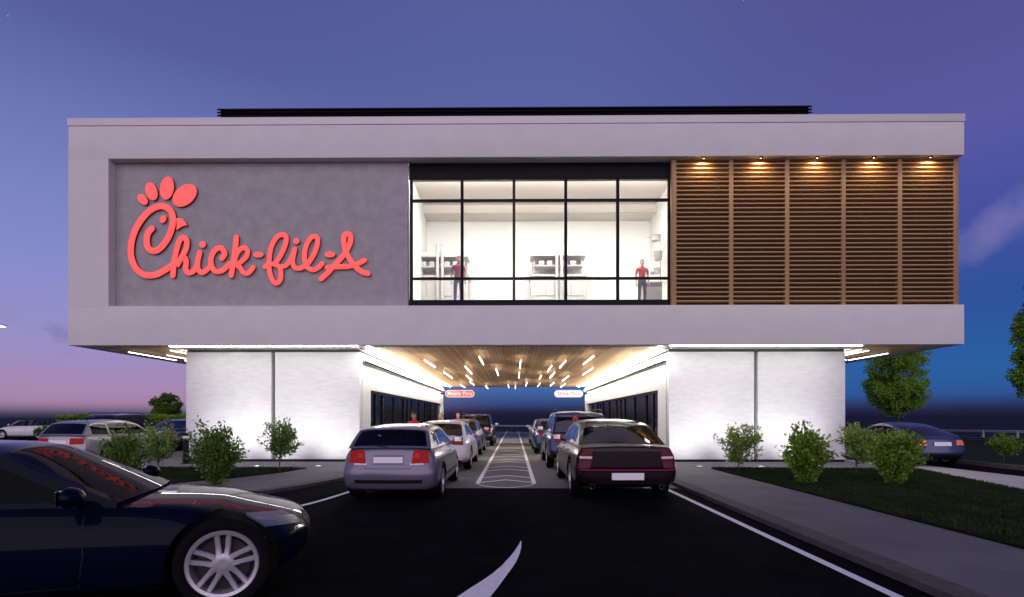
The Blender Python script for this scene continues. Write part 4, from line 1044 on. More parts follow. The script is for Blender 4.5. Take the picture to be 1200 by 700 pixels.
# right lane
make_car(sedan(P_maroon, name='sedan_car', L=5.0, W=1.90, fa=1.52, ra=-1.5, wr=.365, rr=.255,
    top=[(2.5, .80), (2.3, .88), (1.6, .96), (1.1, 1.0), (.8, 1.01), (-1.6, 1.03), (-2.2, 1.03), (-2.5, 1.0)], glass=G_car,
    gh=[(-2.02, 1.0), (-1.3, 1.36), (-.9, 1.43), (-.2, 1.47), (.3, 1.44), (.62, 1.37), (1.25, 1.0)], hdr=(-1.26, .58), belt=.985, gyr=.66, gyb=.87, kf=.16, kr=.09,
    rp=[(.15, .13), (.28, .02), (.40, 0), (.56, .0), (.62, .07), (1.0, .08)], fp=[(.2, .10), (.35, 0), (.8, .02), (1.0, .12)],
    patches=[('tail_lamp*', -1, [(37.2, .60), (47, .58), (46, .93), (35.8, .95)], mat('cherry_tail_lamp', (.075, .004, .012), .3, spec=.2, emit=(1, .05, .15), estr=.008), .011),
             ('reverse_lamp*', -1, [(36.2, .765), (46, .77), (46, .81), (36.2, .81)], M_lens_white, .016),
             ('boot_seam', -1, [(-35, .628), (35, .628), (35, .636), (-35, .636)], M_trim, .003), ('chrome_strip', -1, [(-44, .556), (44, .556), (44, .572), (-44, .572)], mat('red_reflector_strip', (.35, .05, .07), .25, metal=.4), .012),
             ('plate_recess', -1, [(-15, .395), (15, .395), (15, .53), (-15, .53)], M_trim, .004), ('bumper_strip', -1, [(-34, .26), (34, .26), (30, .36), (-30, .36)], M_trim, .006),
             ('head_lamp*', 1, [(28, .66), (42, .66), (42, .82), (28, .82)], M_clear, .008), ('grille', 1, [(-22, .5), (22, .5), (22, .84), (-22, .84)], M_chrome, .006)],
    plates=[(-1, .46, .125)], pw=.285, pipes=.62, mir=.78, dash=.9, doors=[(-.22, 1.0), (-1.2, -.22)], pillars=[(-.28, -.18, 'trim'), (-1.16, -1.08, 'trim')]),
    'black cherry saloon with boxy boot and twin exhausts, nearest car in the right lane', (2.02, 9.72 + 2.5, 0), UP, LANE_R)
make_car(suv(P_blue, glass=G_car, W=1.92), 'deep blue off roader behind the boxy saloon, second car in the right lane', (1.92, 15.6 + 2.35, 0), UP, LANE_R)
make_car(sedan(P_blue, glass=G_light), 'blue saloon mostly hidden, third car in the right lane', (1.75, 22.2 + 2.37, 0), UP, LANE_R)
make_car(sedan(P_steel, W=1.8, glass=G_light), 'silver saloon, farthest car in the right lane', (1.78, 28.8 + 2.37, 0), UP, LANE_R)
# parked cars
PK = 'cars parked around the restaurant'
make_car(wagon(P_steel), 'silver estate car parked behind the shrubs at the left', (-14.35, 17.0 + 2.3, 0), UP, PK)
make_car(sedan(P_blue, name='sedan_car'), 'dark blue saloon half hidden by the left corner of the wall', (-16.9, 28.2, 0), UP, PK)
make_car(suv(P_black, rails=1), 'black off roader parked beyond the silver estate car', (-20.3, 28.5, 0), UP, PK)
make_car(sedan(P_white, name='convertible_car', L=4.45, open=1, wr=.32, fa=1.32, ra=-1.3, rr=.22, top=[(2.22, .64), (2.05, .72), (1.5, .86), (1.0, .93), (.7, .95), (-1.5, .98), (-2.0, .97), (-2.22, .93)],
    gh=[(-1.3, .955), (-.9, 1.36), (.5, 1.35), (1.1, .95)], hdr=(-1, .5), belt=.93, seatm=M_seat, mir=.7, dash=.75, doors=[(-.35, .95)], kr=.16,
    patches=[('tail_lamp*', -1, [(24, .70), (47, .70), (47, .84), (24, .84)], M_tail, .009), ('head_lamp*', 1, [(18, .58), (44, .62), (46, .72), (22, .69)], M_clear, .008)]),
    'white open top car parked far left facing left', (-35.3, 39.6, 0), math.pi, PK)
TT = make_car(sedan(P_slate, name='coupe_car', L=4.2, W=1.80, fa=1.22, ra=-1.25, wr=.33, rr=.235,
    top=[(2.1, .62), (1.95, .70), (1.4, .84), (.95, .91), (.6, .93), (-1.5, .95), (-1.85, .93), (-2.1, .88)],
    gh=[(-1.88, .90), (-1.1, 1.20), (-.6, 1.32), (-.15, 1.36), (.2, 1.33), (.4, 1.28), (1.08, .90)], hdr=(-.95, .4), belt=.90, pillars=[(-.34, -.26, 'trim')], sgl=(-1.15, .95), gyr=.6,
    mir=.62, dash=.72, seats=[(-.05, (-.36, .36))], doors=[(-.3, .9)], kr=.26,
    patches=[('tail_lamp*', -1, [(27, .66), (48, .67), (48, .81), (29, .82)], M_amber, .009), ('head_lamp*', 1, [(18, .58), (44, .62), (46, .72), (22, .69)], M_clear, .008),
             ('bumper_strip', -1, [(-34, .27), (34, .27), (34, .40), (-34, .40)], M_trim, .007)], plates=[(-1, .70, .12)], sill=2),
    'slate blue coupe parked on the right side drive with its orange tail lamps towards us', (13.08, 16.75 + 2.1, 0), UP, PK)
# foreground car
HEAD = R(20)
G_fore = glass_mat('foreground_glass', (.06, .06, .08), .30, ior=1.2)
SF = sedan(P_navy, L=4.50, W=1.86, fa=1.62, ra=-1.28, wr=.355, rr=.262, rim=M_rimA, gap=.04, kf=.40,
    top=[(2.25, .62), (2.1, .70), (1.7, .80), (1.2, .85), (.9, .865), (.6, .88), (-1.6, .94), (-2.0, .93), (-2.25, .90)], glass=G_fore, belt=.865,
    gh=[(-2.0, .90), (-1.3, 1.22), (-.9, 1.28), (-.4, 1.31), (.0, 1.29), (.2, 1.25), (.98, .865)], hdr=(-1.2, .16), gyr=.62,
    wid=[(-2.25, .955), (-1.9, .985), (-1.28, 1), (1.62, 1.0), (1.95, .96), (2.25, .88)],
    pillars=[(-.50, -.41, 'trim'), (-1.25, -1.18, 'trim')], sgl=(-1.6, .86), mir=.66, dash=.5, seats=[(-.15, (-.38, .38)), (-1.05, (-.42, .42))], doors=[(-.45, .72), (-1.3, -.45)],
    patches=[('head_lamp*', 1, [(24, .56), (50, .60), (54, .70), (26, .665)], mat('smoked_head_lamp', (.16, .17, .22), .15, metal=.3, coat=.6), .008),
             ('grille', 1, [(-12, .34), (12, .34), (15, .56), (-15, .56)], M_trim, .006)],
    plates=[(-1, .76, .12)], ws=.12, pipes=None)
lx, ly = 1.62, -(1.86/2)
wx, wy = -2.27, 4.22
loc = (wx - (lx * math.cos(HEAD) - ly * math.sin(HEAD)), wy - (lx * math.sin(HEAD) + ly * math.cos(HEAD)), 0)
make_car(SF, 'dark navy saloon with twin spoke silver wheels crossing the lower left foreground', loc, HEAD, None)

# ------------------------------------------------------------------ planting
def leaf_mat(name, c0, c1):
    m = bpy.data.materials.new(name); m.use_nodes = True; nt = m.node_tree; N = nt.nodes.new; L = nt.links.new; b = nt.nodes['Principled BSDF']
    t = N('ShaderNodeTexCoord'); v = N('ShaderNodeTexNoise'); v.inputs['Scale'].default_value = 9; v.inputs['Detail'].default_value = 3; L(t.outputs['Object'], v.inputs[0])
    g = N('ShaderNodeNewGeometry'); a = N('ShaderNodeMath'); a.operation = 'ADD'; L(v.outputs[0], a.inputs[0]); L(g.outputs['Random Per Island'], a.inputs[1])
    r = N('ShaderNodeMapRange'); r.inputs[1].default_value = .4; r.inputs[2].default_value = 1.6; L(a.outputs[0], r.inputs[0])
    x = N('ShaderNodeMix'); x.data_type = 'RGBA'; x.inputs[6].default_value = (*c0, 1); x.inputs[7].default_value = (*c1, 1); L(r.outputs[0], x.inputs[0]); L(x.outputs[2], b.inputs['Base Color'])
    b.inputs['Roughness'].default_value = .55; b.inputs['Specular IOR Level'].default_value = .3
    tr = N('ShaderNodeBsdfTranslucent'); L(x.outputs[2], tr.inputs[0]); mx = N('ShaderNodeMixShader'); mx.inputs[0].default_value = .42
    o = nt.nodes['Material Output']; L(b.outputs[0], mx.inputs[1]); L(tr.outputs[0], mx.inputs[2]); L(mx.outputs[0], o.inputs[0])
    return m
LM = leaf_mat('bright_leaf', (.08, .17, .015), (.27, .47, .05))
LD = leaf_mat('deep_leaf', (.05, .115, .015), (.19, .34, .05))
LP = leaf_mat('pale_leaf', (.10, .18, .03), (.36, .50, .12))
LT = leaf_mat('tree_leaf', (.11, .24, .025), (.38, .62, .08))
M_bark = mat('bark', (.07, .05, .04), .9, var=.4, vscale=8, bump=.8, bscale=30)
def leaf(V, Fc, p, d, n, ln, w):
    d = d.normalized(); s = d.cross(n)
    if s.length < 1e-3: s = Vector((1, 0, 0))
    s.normalize(); n = s.cross(d).normalized(); b = len(V)
    V += [p, p + d*ln*.35 + s*w*.5 + n*ln*.10, p + d*ln, p + d*ln*.35 - s*w*.5 + n*ln*.10, p + d*ln*.75 + s*w*.34 + n*ln*.02, p + d*ln*.75 - s*w*.34 + n*ln*.02, p + d*ln*.45 ]
    Fc += [(b, b+1, b+6), (b, b+6, b+3), (b+1, b+4, b+6), (b+6, b+5, b+3), (b+4, b+2, b+6), (b+6, b+2, b+5)]
def rv(rng): 
    while True:
        v = Vector((rng.uniform(-1, 1), rng.uniform(-1, 1), rng.uniform(-1, 1)))
        if .05 < v.length < 1: return v.normalized()
def shrub(name, label, loc, h, w, nstem, per, ln, m, seed, trunk=0., lw=.5, group=None, cat='shrub', top=1.):
    rng = random.Random(seed); T = thing(name, label, cat, loc, rng.uniform(0, 6), group)
    V, Fc = [], []; bm = bmesh.new()
    if trunk: tube(bm, [(0, 0, -.03), (.01, .01, trunk * .6), (0, .015, h * .75)], [.022, .016, .006], 7)
    for i in range(nstem):
        a = rng.uniform(0, 2*math.pi); hh = h * rng.uniform(.45, 1.0) * top; r = w/2 * rng.uniform(.25, 1.0) * math.sqrt(max(.1, 1 - ((hh/h - .45) / .62)**2))
        if not trunk and i % 6 == 0: hh *= 1.16; r *= 1.1
        if trunk: z0 = trunk + rng.random() * (h * .6 - trunk) if h*.6 > trunk else trunk; hh = max(z0 + .08, min(h, z0 + rng.uniform(.05, .5) * h)); r = w/2 * rng.uniform(.35, 1.05) * math.sqrt(max(.12, 1 - ((hh/h - .62) / .48)**2))
        else: z0 = 0
        p0 = Vector((0, 0, z0)) if trunk else Vector((.08 * math.cos(a), .08 * math.sin(a), -.02)); p2 = Vector((r * math.cos(a), r * math.sin(a), hh)); p1 = Vector((p2.x * .35, p2.y * .35, z0 + (hh - z0) * .6)) if not trunk else (p0 + p2) / 2 + Vector((0, 0, -.02))
        pts = [(1-t)**2 * p0 + 2*t*(1-t) * p1 + t*t * p2 for t in [k/8 for k in range(9)]]
        tube(bm, pts[::2], [.008, .007, .006, .004, .002], 5)
        for k in range(per):
            t = rng.uniform(.25 if trunk else .04, 1.0) ** .8; q = (1-t)**2 * p0 + 2*t*(1-t) * p1 + t*t * p2
            dr = (p2 - p1).normalized() * .5 + rv(rng) * .9 + Vector((0, 0, .25))
            q = q + rv(rng) * w * .06
            leaf(V, Fc, q, dr, rv(rng), ln * rng.uniform(.65, 1.3), ln * lw * rng.uniform(.8, 1.2))
    V = [Vector((v.x, v.y, max(v.z, .0))) for v in V]
    pyobj('foliage', V, Fc, m, T); obj('stem', bm, M_bark, T, 60); return T
BZ = WALK + .03
def gp(px, py): g = G(px, py, BZ); return (g.x, g.y, BZ)
shrub('small_tree', 'slim young tree before the right wall, leftmost plant of the right bed', gp(866, 553), 1.27, 1.22, 60, 40, .07, LP, 1, .22, cat='young tree', lw=.6)
shrub('leafy_shrub', 'bright bushy shrub in front of the right pier, second plant of the right bed', gp(946, 566), 1.13, 1.16, 120, 52, .078, LM, 2, lw=.62)
shrub('small_tree', 'slim young tree at the right corner of the wall behind a round shrub', gp(1004, 554), 1.27, 1.06, 60, 40, .07, LP, 3, .2, cat='young tree', lw=.6)
shrub('leafy_shrub', 'bright round shrub in front of the parked coupe, rightmost in the bed', gp(1048, 567), 1.10, 1.28, 125, 52, .078, LM, 4, lw=.62)
shrub('small_tree', 'slim young tree before the left wall joint, nearest the left lane', gp(328, 553), 1.44, 1.12, 60, 36, .07, LD, 5, .3, cat='young tree', lw=.6)
shrub('leafy_shrub', 'dense dark shrub before the left wall, broadest in the left bed', gp(254, 566), 1.22, 1.32, 125, 42, .08, LD, 6, lw=.55)
shrub('small_tree', 'slim young tree in front of the silver estate car', gp(186, 556), 1.30, 1.05, 44, 32, .072, LP, 7, .28, cat='young tree', lw=.6)
shrub('leafy_shrub', 'dense dark shrub in front of the silver estate car, leftmost in its bed', gp(147, 567), 1.12, 1.20, 90, 30, .08, LD, 8, lw=.55)
shrub('small_shrub', 'small shrub alone on the lawn beyond the side drive', (*G(1177, 540, .06).xy, .06), .98, 1.0, 46, 26, .08, LM, 9, .12, lw=.6)
shrub('small_shrub', 'small dark shrub at the edge of the parking behind the navy car', (*G(50, 516, 0).xy, 0), 1.0, 1.1, 40, 22, .11, LD, 10, .1, lw=.6)
def tree(name, label, loc, h, w, z0, n, ln, m, seed, cat='tree', shape='oval', lw=.55, trunk_r=.13):
    rng = random.Random(seed); T = thing(name, label, cat, loc); bm = bmesh.new(); V, Fc = [], []
    tube(bm, [(0, 0, -.1), (.02, .0, h*.15), (-.03, .03, h*.4), (.02, 0, h*.7), (0, 0, h*.95)], [trunk_r, trunk_r*.8, trunk_r*.55, trunk_r*.3, .02], 10)
    cl = []
    def prof(t): return (math.sin(math.pi * min(1, max(0, t)) ** .62) ** .6) if shape == 'oval' else math.sqrt(max(0, 1 - (2*t - 1)**2))
    nb = 300 if shape == 'oval' else 46
    for i in range(nb):
        t = rng.random(); z = z0 + (h - z0) * t; a = rng.uniform(0, 6.283); r = w/2 * prof(t) * math.sqrt(rng.uniform(.12, 1.0)) * rng.uniform(.85, 1.08)
        c = Vector((r * math.cos(a), r * math.sin(a), z)); s0 = Vector((0, 0, max(z0 * .85, z - r * 1.1)))
        tube(bm, [s0, (s0 + c)/2 + Vector((0, 0, -.05)), c], [trunk_r*.22, trunk_r*.14, .008], 5); cl.append((c, rng.uniform(.55, 1.1)))
    for i in range(n):
        c, s = cl[i % nb]; d = rv(rng); rr = w * (.11 if shape == 'oval' else .145) * s * rng.random() ** .45
        leaf(V, Fc, c + Vector((d.x, d.y, d.z * .85)) * rr, d + rv(rng) * .8 + Vector((0, 0, -.2)), rv(rng), ln * rng.uniform(.6, 1.3), ln * lw)
    pyobj('crown', V, Fc, m, T); obj('trunk', bm, M_bark, T, 60); return T
g = G(1052, 511); tree('oval_tree', 'dense green oval tree behind the parked coupe, cut off by the overhang', (g.x, g.y, 0), 10.2, g.y/640*63, Z(483, g.y), 36000, .17, LT, 21)
tree('oval_tree', 'dense green tree cut off by the right edge of the photo', (27.3, 27.5, .06), 10.4, 3.7, Z(476, 27.5), 42000, .16, LT, 22)
tree('round_tree', 'small dark tree standing far off behind the clipped hedge', (P(195, 490, 95).x, 95, -.05), 5.4, 4.6, 1.2, 5000, .38, LD, 23, shape='round', trunk_r=.2)
# clipped hedge far left, in one long run
def hedge(label, x0, x1, y0, y1, h, n, ln, m, seed, loc):
    rng = random.Random(seed); T = thing('clipped_hedge', label, 'hedge', loc); V, Fc = [], []
    for i in range(n):
        f = rng.random(); x = rng.uniform(x0, x1); y = rng.uniform(y0, y1); z = rng.uniform(.02, h)
        if f < .45: y = y0 + rng.random() * .1
        elif f < .8: z = h - rng.random() * .12
        leaf(V, Fc, Vector((x, y, z + .04 * math.sin(x * 3) )), rv(rng) + Vector((0, -.6, .4)), rv(rng), ln * rng.uniform(.7, 1.3), ln * .6)
    bm = bmesh.new(); bx(bm, x0 + .08, x1 - .08, y0 + .12, y1 - .1, 0, h - .14); obj('core', bm, mat('hedge_core', (.012, .02, .008), 1), T)
    pyobj('foliage', V, Fc, m, T); return T
hedge('long clipped green hedge beyond the parked cars at the left', -13, 13, -.5, .5, 1.62, 9000, .13, LT, 31, (-31, 37.5, 0)) if False else None
hy = 34.0; hx0_, hx1_ = P(74, 490, hy).x, P(222, 490, hy).x
hedge('long clipped green hedge beyond the parked cars at the left', hx0_, hx1_, -.5, .5, Z(487.5, hy), 9000, .14, LT, 31, (0, hy, 0))
# grass tufts in the right bed
def grass(name, poly, n, m, seed, z, label):
    rng = random.Random(seed); xs = [p[0] for p in poly]; ys = [p[1] for p in poly]; V, Fc = [], []
    def inside(x, y):
        c = False; j = len(poly) - 1
        for i in range(len(poly)):
            if (poly[i][1] > y) != (poly[j][1] > y) and x < (poly[j][0]-poly[i][0]) * (y - poly[i][1]) / (poly[j][1]-poly[i][1]) + poly[i][0]: c = not c
            j = i
        return c
    k = 0
    while k < n:
        x = rng.uniform(min(xs), max(xs)); y = rng.uniform(max(min(ys), 3), max(ys))
        if not inside(x, y): continue
        k += 1; a = rng.uniform(0, 6.28); h = rng.uniform(.025, .06); w = .005 + .0006 * y; l = rng.uniform(-.02, .02); b = len(V)
        V += [(x - math.cos(a)*w, y - math.sin(a)*w, z), (x + math.cos(a)*w, y + math.sin(a)*w, z), (x + l, y + l*.6, z + h)]; Fc.append((b, b+1, b+2))
    return tag(pyobj(name, V, Fc, m), label, 'grass', kind='stuff')
M_grass = mat('grass_blade', (.024, .040, .012), .85, var=.6, vscale=1.6, spec=.15)
grass('grass', BED_R, 60000, M_grass, 41, BZ - .001, 'short dark grass in the right planting bed')
grass('grass', BED_L, 16000, M_grass, 42, BZ - .001, 'short dark grass in the left planting bed')

# ------------------------------------------------------------------ street lamp at the left edge
lp = P(5, 382, 26)
T = thing('street_lamp', 'street lamp whose lit head just enters at the left edge', 'street lamp', (lp.x - 1.6, 26, 0))
bm = bmesh.new(); tube(bm, [(0, 0, 0), (0, 0, .3), (0, 0, lp.z - .2), (.2, 0, lp.z + .02), (1.1, 0, lp.z + .04)], [.1, .07, .05, .04, .035], 10); obj('pole', bm, M_galv, T, 60)
bm = bmesh.new(); bx(bm, 1.0, 1.62, -.12, .12, lp.z - .03, lp.z + .05, .02); obj('lamp_head', bm, M_galv, T, 40)
box('lens', 1.1, 1.6, -.09, .09, lp.z - .045, lp.z - .031, emis('street_led', (.95, .97, 1), 14), T)

# black bollard/bin by the left corner of the wall
c = G(211, 545, WALK); T = thing('bollard', 'short black bollard with a white band at the left corner of the wall', 'bollard', (c.x - .12, c.y + .5, WALK))
bm = bmesh.new(); lathe(bm, [(.14, 0), (.14, .02), (.09, .03), (.085, .92), (.07, .97), (.001, .985)], 20); obj('shaft', bm, M_black, T, 40)
bm = bmesh.new(); lathe(bm, [(.0865, .80), (.09, .80), (.09, .88), (.0865, .88)], 20, closed=True); obj('band', bm, M_white, T, 40)

# ------------------------------------------------------------------ kitchen behind the upper windows
M_steelk = mat('kitchen_steel', (.46, .45, .43), .35, metal=.3); M_steelk2 = mat('kitchen_grey', (.38, .37, .35), .5); M_counter = mat('grey_counter', (.26, .25, .26), .5)
def kitchen_unit(px0, px1, ptop, pyflue, label):
    Y = F + 3.3; x0, x1 = X(px0, Y), X(px1, Y); zt = Z(ptop, Y); xc = (x0 + x1) / 2
    T = thing('kitchen_unit', label, 'kitchen unit', (xc, Y, zf)); w = (x1 - x0) / 2; h = zt - zf
    bm = bmesh.new(); bx(bm, -w, w, 0, .8, .02, h * .62, .01); obj('cabinet', bm, M_steelk, T, 40)
    bm = bmesh.new()
    for k in range(4):
        xx = -w + .05 + k * (2*w - .1) / 4; bx(bm, xx + .02, xx + (2*w - .1)/4 - .02, -.03, -.002, .12, h*.3); bx(bm, xx + .02, xx + (2*w - .1)/4 - .02, -.03, -.002, h*.34, h*.58)
    obj('drawer_front', bm, M_steelk2, T, 40)
    bm = bmesh.new(); bx(bm, -w * 1.05, w * 1.05, -.06, .82, h * .625, h * .655); bx(bm, -w*.9, -w*.86, .1, .14, h*.656, h*.93); bx(bm, w*.86, w*.9, .1, .14, h*.656, h*.93); bx(bm, -w*.9, w*.9, .0, .5, h*.78, h*.80)
    for xx in (-.6, -.3, .25, .55): bx(bm, xx * w - .1, xx * w + .1, .05, .4, h * .801, h*.87, .01)
    obj('worktop', bm, M_steelk2, T, 40)
    box('back_panel', -w * .93, w * .93, .72, .78, h * .656, h * .92, mat('unit_panel', (.50, .49, .46), .5), T)
    bm = bmesh.new(); vs = [(-w*1.02, h*.93), (w*1.02, h*.93), (w*.92, h), (-w*.92, h)]; prism(bm, vs, -.08, .8, 0, 'xz'); obj('hood', bm, M_steelk, T)
    fx = X(pyflue, Y) - xc; bm = bmesh.new()
    for dx in (-.09, .09): tube(bm, [(fx + dx, -.12, h * .05), (fx + dx, -.12, h + .28)], .055, 12)
    obj('flue_pipe', bm, M_steelk2, T, 60)
kitchen_unit(483, 548, 296, 516, 'pale steel kitchen hood and counter seen through the leftmost window')
kitchen_unit(622, 686, 295, 655, 'pale steel kitchen hood and counter seen through the middle windows')
Y = F + 1.4
T = thing('service_counter', 'grey service counter beside the man in the rightmost window', 'counter', (X(766, Y), Y, zf)); hw = (X(777, Y) - X(757, Y)) / 2
box('counter_body', -hw, hw, 0, .6, .01, Z(332, Y) - zf, M_counter, T, .01); box('counter_top', -hw - .02, hw + .02, -.03, .62, Z(332, Y) - zf + .001, Z(332, Y) - zf + .035, M_steelk, T, .005)
T = thing('utensil_rack', 'rack of grey pots and ladles hanging in the rightmost window', 'utensil rack', (X(770, Y), Y + .9, zf))
Yr = Y + .9; bm = bmesh.new(); tube(bm, [(X(774, Yr) - T.location.x, 0, .02), (X(774, Yr) - T.location.x, 0, Z(262, Yr) - zf)], .02, 8)
tube(bm, [(X(757, Yr) - T.location.x, 0, Z(279, Yr) - zf), (X(774, Yr) - T.location.x, 0, Z(277, Yr) - zf)], .015, 6); tube(bm, [(X(757, Yr) - T.location.x, 0, Z(279, Yr) - zf), (X(757, Yr) - T.location.x, 0, Z(299, Yr) - zf)], .015, 6)
obj('rack_pole', bm, M_steelk2, T, 60)
for px, py, rw, rh in ((768, 280, .19, .12), (771, 300, .15, .2), (770, 318, .13, .12), (764, 321, .08, .06)):
    bm = bmesh.new(); rg = lathe(bm, [(rw * .5, -rh), (rw * .85, -rh * .8), (rw, rh * .6), (rw * 1.05, rh * .65), (rw * .3, rh)], 18); bm.faces.new(rg[0]); bm.faces.new(rg[-1])
    o = obj('pot', bm, M_steelk2, T, 50); o.location = (X(px, Yr) - T.location.x, -.02, Z(py, Yr) - zf)

# ------------------------------------------------------------------ people
SK1, SK2, SK3 = mat('skin_light', (.55, .33, .24), .6), mat('skin_mid', (.36, .20, .13), .6), mat('skin_deep', (.12, .065, .045), .6)
C_red, C_wine = mat('red_polo', (.50, .018, .025), .8, bump=.3, bscale=40), mat('wine_shirt', (.26, .016, .04), .8, bump=.3, bscale=40)
C_jean, C_black = mat('denim', (.05, .065, .14), .85), mat('black_cloth', (.015, .015, .018), .85)
C_shoe = mat('shoe', (.02, .018, .018), .6); C_cap = mat('red_cap', (.45, .02, .02), .7)
def make_person(label, loc, rz, h=1.76, shirt=C_red, pants=C_black, skin=SK1, hair=(.02, .014, .01), arms=None, cap=False, lean=0., female=False):
    """faces -Y; arms: [(elbow xyz), (wrist xyz)] for the right and left side in metres for a 1.76 m body"""
    T = thing('person', label, 'person', loc, rz, None); k = h / 1.76
    A = arms or [((.235, .02, 1.12), (.245, -.04, .87)), ((.235, .02, 1.12), (.245, -.04, .87))]
    sw = .175 if female else .195
    vs = [((0, 0, .98), .135, .10), ((0, .005, 1.10), .125, .095), ((0, .0, 1.25), .15, .11), ((0, .0, 1.38), .15, .105), ((0, .01, 1.47), .062, .06), ((0, 0, 1.55), .058, .058)]
    ed = [(0, 1), (1, 2), (2, 3), (3, 4), (4, 5)]
    for s in (-1, 1):
        b = len(vs); ax = A[0 if s > 0 else 1]; e, w = ax
        vs += [((s * .095, 0, .90), .095, .09), ((s * .105, -.01, .50), .062, .064), ((s * .11, .01, .28), .056, .058), ((s * .112, .02, .09), .04, .042), ((s * .125, -.11, .035), .042, .032)]
        ed += [(0, b), (b, b+1), (b+1, b+2), (b+2, b+3), (b+3, b+4)]
        b = len(vs); vs += [((s * sw, .0, 1.405), .06, .06), ((s * (sw + .02), .01, 1.30), .056, .056), ((s * e[0], e[1], e[2]), .042, .042), ((s * w[0], w[1], w[2]), .028, .024)]
        ed += [(3, b), (b, b+1), (b+1, b+2), (b+2, b+3)]
    me = bpy.data.meshes.new('person_body'); me.from_pydata([Vector(v[0]) * k for v in vs], ed, []); 
    o = bpy.data.objects.new('tmp', me); COL.objects.link(o); m = o.modifiers.new('s', 'SKIN'); m.use_smooth_shade = True
    for i, v in enumerate(vs): me.skin_vertices[0].data[i].radius = (v[1] * k, v[2] * k)
    for i in range(len(vs)): me.skin_vertices[0].data[i].use_root = (i == 0)
    sb = o.modifiers.new('u', 'SUBSURF'); sb.levels = 2; sb.render_levels = 2
    dg = bpy.context.evaluated_depsgraph_get(); me2 = bpy.data.meshes.new_from_object(o.evaluated_get(dg)); bpy.data.objects.remove(o)
    bm = bmesh.new(); bm.from_mesh(me2); n0 = len(bm.verts)
    # head with brow, nose and chin
    r = bmesh.ops.create_uvsphere(bm, u_segments=20, v_segments=16, radius=1)
    for v in r['verts']:
        x, y, z = v.co; fx = .076 * (1 - .16 * max(0, -z)) ; yy = y * .098; zz = z * .122
        if y < 0 and abs(x) < .25 and -.35 < z < .15: yy -= .016 * (1 - abs(x)/.25) * (1 - abs(z + .1) / .3 if abs(z+.1) < .3 else 0)
        if y < -.4 and .05 < z < .25 and .2 < abs(x) < .55: yy += .008
        v.co = Vector((x * fx, yy - .005 - (.012 if z < -.5 and y < 0 else 0), zz + 1.638)) * k
    for s in (-1, 1):
        r = bmesh.ops.create_uvsphere(bm, u_segments=8, v_segments=6, radius=1)
        for v in r['verts']: v.co = Vector((s * (.077 + v.co.x * .008), v.co.y * .016 + .01, v.co.z * .03 + 1.63)) * k
        e, w = A[0 if s > 0 else 1]; e = Vector((s * e[0], e[1], e[2])); w = Vector((s * w[0], w[1], w[2])); d = (w - e).normalized()
        side = Vector((0, 1, 0)) if abs(d.y) < .6 else Vector((s, 0, 0)); side = (side - d * side.dot(d)).normalized(); nn = d.cross(side)
        tube(bm, [(w + d * t) * k for t in (-.01, .03, .085)], [.024 * k, .032 * k, .034 * k], 10)
        for j, ln in enumerate((.062, .072, .068, .052)):
            f0 = w + d * .08 + side * ((j - 1.5) * .018); tube(bm, [f0 * k, (f0 + d * ln * .5 + nn * .006) * k, (f0 + d * ln * .95 + nn * .020) * k], [.0095 * k, .0088 * k, .007 * k], 6)
        t0 = w + d * .03 - side * .028; tube(bm, [t0 * k, (t0 + d * .03 - side * .02) * k, (t0 + d * .062 - side * .024 + nn * .01) * k], [.012 * k, .010 * k, .008 * k], 6)
    me3 = bpy.data.meshes.new('body'); 
    for f in bm.faces:
        c = f.calc_center_median() / k; ax = abs(c.x)
        if c.z < .075: i = 3
        elif c.z < .955 and ax < .20 and not (c.y < -.13): i = 2
        elif c.z < .98 and ax < .16: i = 2
        elif c.z > 1.475: i = 0
        else:
            i = 1
            for s in (0, 1):
                e = Vector(A[s][0]); mid = Vector((sw + .02, .01, 1.30)).lerp(e, .55); sgn = 1 if s == 0 else -1
                if sgn * c.x > 0 and (Vector((ax, c.y, c.z)) - e).length < .62 and ax > .15:
                    dd = (e - Vector((sw + .02, .01, 1.30))).normalized()
                    if (Vector((ax, c.y, c.z)) - mid).dot(dd) > 0: i = 0
                w = Vector(A[s][1])
                if sgn * c.x > -.02 and (Vector((ax, c.y, c.z)) - w).length < .16 and (c.y < -.12 or ax > .19): i = 0
                mm = (e + w) / 2
                if sgn * c.x > -.02 and (Vector((ax, c.y, c.z)) - mm).length < .13 and (c.y < -.11 or ax > .195): i = 0
        f.material_index = i; f.smooth = True
    bm.to_mesh(me3); bm.free(); body = link('body', me3, [skin, shirt, pants, C_shoe], T)
    # hair shell, eyes, collar
    bm = bmesh.new(); bmesh.ops.create_uvsphere(bm, u_segments=20, v_segments=14, radius=1)
    dl = [v for v in bm.verts if (v.co.z < .25 and v.co.y < .05) or v.co.z < (-.9 if female else -.35) or (v.co.y < -.6 and v.co.z < .36)]
    bmesh.ops.delete(bm, geom=dl, context='VERTS')
    for v in bm.verts: v.co = Vector((v.co.x * .087, v.co.y * .112 + .002, v.co.z * .134 + 1.645)) * k
    obj('hair', bm, mat('hair_%02d' % int(hair[0] * 100), hair, .7), T, 60)
    for s in (-1, 1):
        bm = bmesh.new(); bmesh.ops.create_uvsphere(bm, u_segments=8, v_segments=6, radius=.010 * k)
        for v in bm.verts: v.co += Vector((s * .029, -.088, 1.650)) * k
        obj('eye', bm, mat('eye_dark', (.03, .02, .015), .3), T, 60)
    bm = bmesh.new(); bx(bm, -.024 * k, .024 * k, -.106 * k, -.09 * k, 1.578 * k, 1.587 * k); obj('mouth', bm, mat('lips', (.32, .12, .1), .6), T)
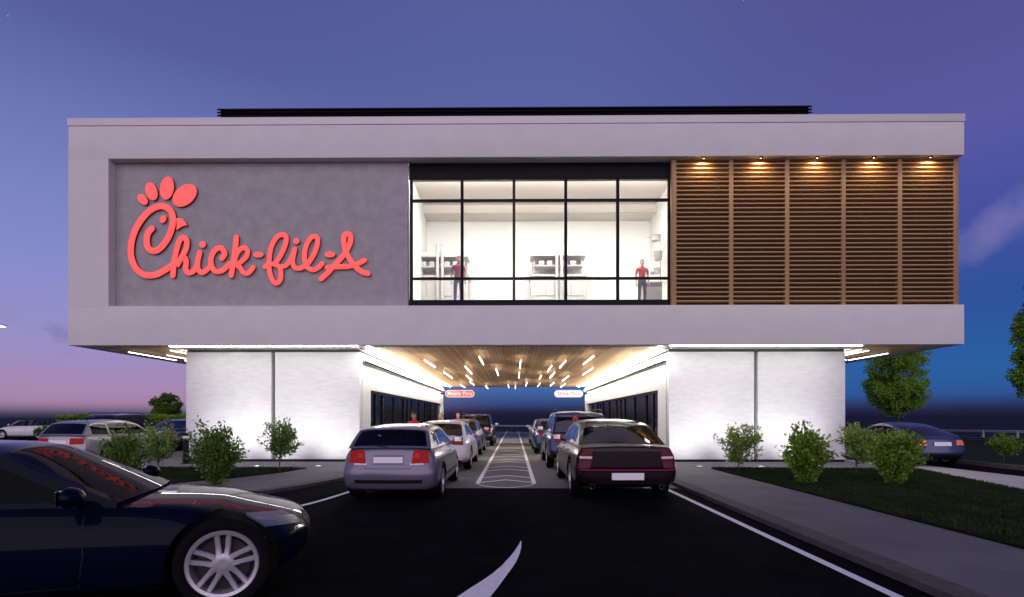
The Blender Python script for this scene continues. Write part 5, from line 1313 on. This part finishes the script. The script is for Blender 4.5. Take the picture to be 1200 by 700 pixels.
    bm = bmesh.new(); lathe(bm, [(.066 * k, 1.462 * k), (.072 * k, 1.468 * k), (.064 * k, 1.512 * k), (.058 * k, 1.512 * k)], 20, closed=True); obj('collar', bm, shirt, T, 60)
    if cap:
        bm = bmesh.new(); lathe(bm, [(.089 * k, 1.68 * k), (.091 * k, 1.70 * k), (.078 * k, 1.755 * k), (.03 * k, 1.785 * k), (.001, 1.788 * k)], 20)
        for v in bm.verts: v.co.y *= 1.2
        prism(bm, [(-.07*k, -.09*k), (-.045*k, -.17*k), (.045*k, -.17*k), (.07*k, -.09*k)], 1.68 * k, 1.69 * k); obj('cap', bm, C_cap, T, 50)
    return T
NW = WALK
Yp = F + 1.0; make_person('man in wine shirt and blue jeans behind the leftmost upper window', (X(537, Yp), Yp, zf), R(6), Z(300.5, Yp) - zf, C_wine, C_jean, SK2)
Yp = F + 1.15; make_person('man in red polo behind the rightmost upper window, beside a counter', (X(752.5, Yp), Yp, zf), R(8), Z(305, Yp) - zf, C_red, C_black, SK1)
hold = [((.25, -.02, 1.13), (.14, -.24, 1.10)), ((.25, -.02, 1.13), (.12, -.25, 1.12))]
make_person('attendant in red shirt standing behind the lilac silver hatchback, by the left storefront', (P(485, 490, 17.2).x, 17.2, NW), R(25), Z(483.5, 17.2) - NW, C_red, C_black, SK2, arms=hold)
make_person('attendant in red shirt beside the white saloon in the left lane', (P(521, 490, 22.5).x - .15, 22.5, NW), R(-60), Z(485, 22.5) - NW, C_red, C_black, SK1, (.25, .16, .06), arms=hold)
make_person('attendant in red shirt farthest away in the left lane', (P(539, 490, 27.5).x - .1, 27.5, NW), R(-50), Z(484.5, 27.5) - NW, C_red, C_black, SK1, (.3, .2, .1), arms=hold)
make_person('attendant in red shirt and red cap standing between two cars in the right lane', (P(674, 490, 15.15).x, 15.12, 0), R(180), 1.52, C_red, C_black, SK1, (.1, .05, .02), cap=True, arms=hold)
make_person('attendant in red shirt standing against the right storefront', (P(697, 490, 22).x, 22, NW), R(70), Z(485, 22) - NW, C_red, C_black, SK1, (.05, .03, .02), arms=hold)
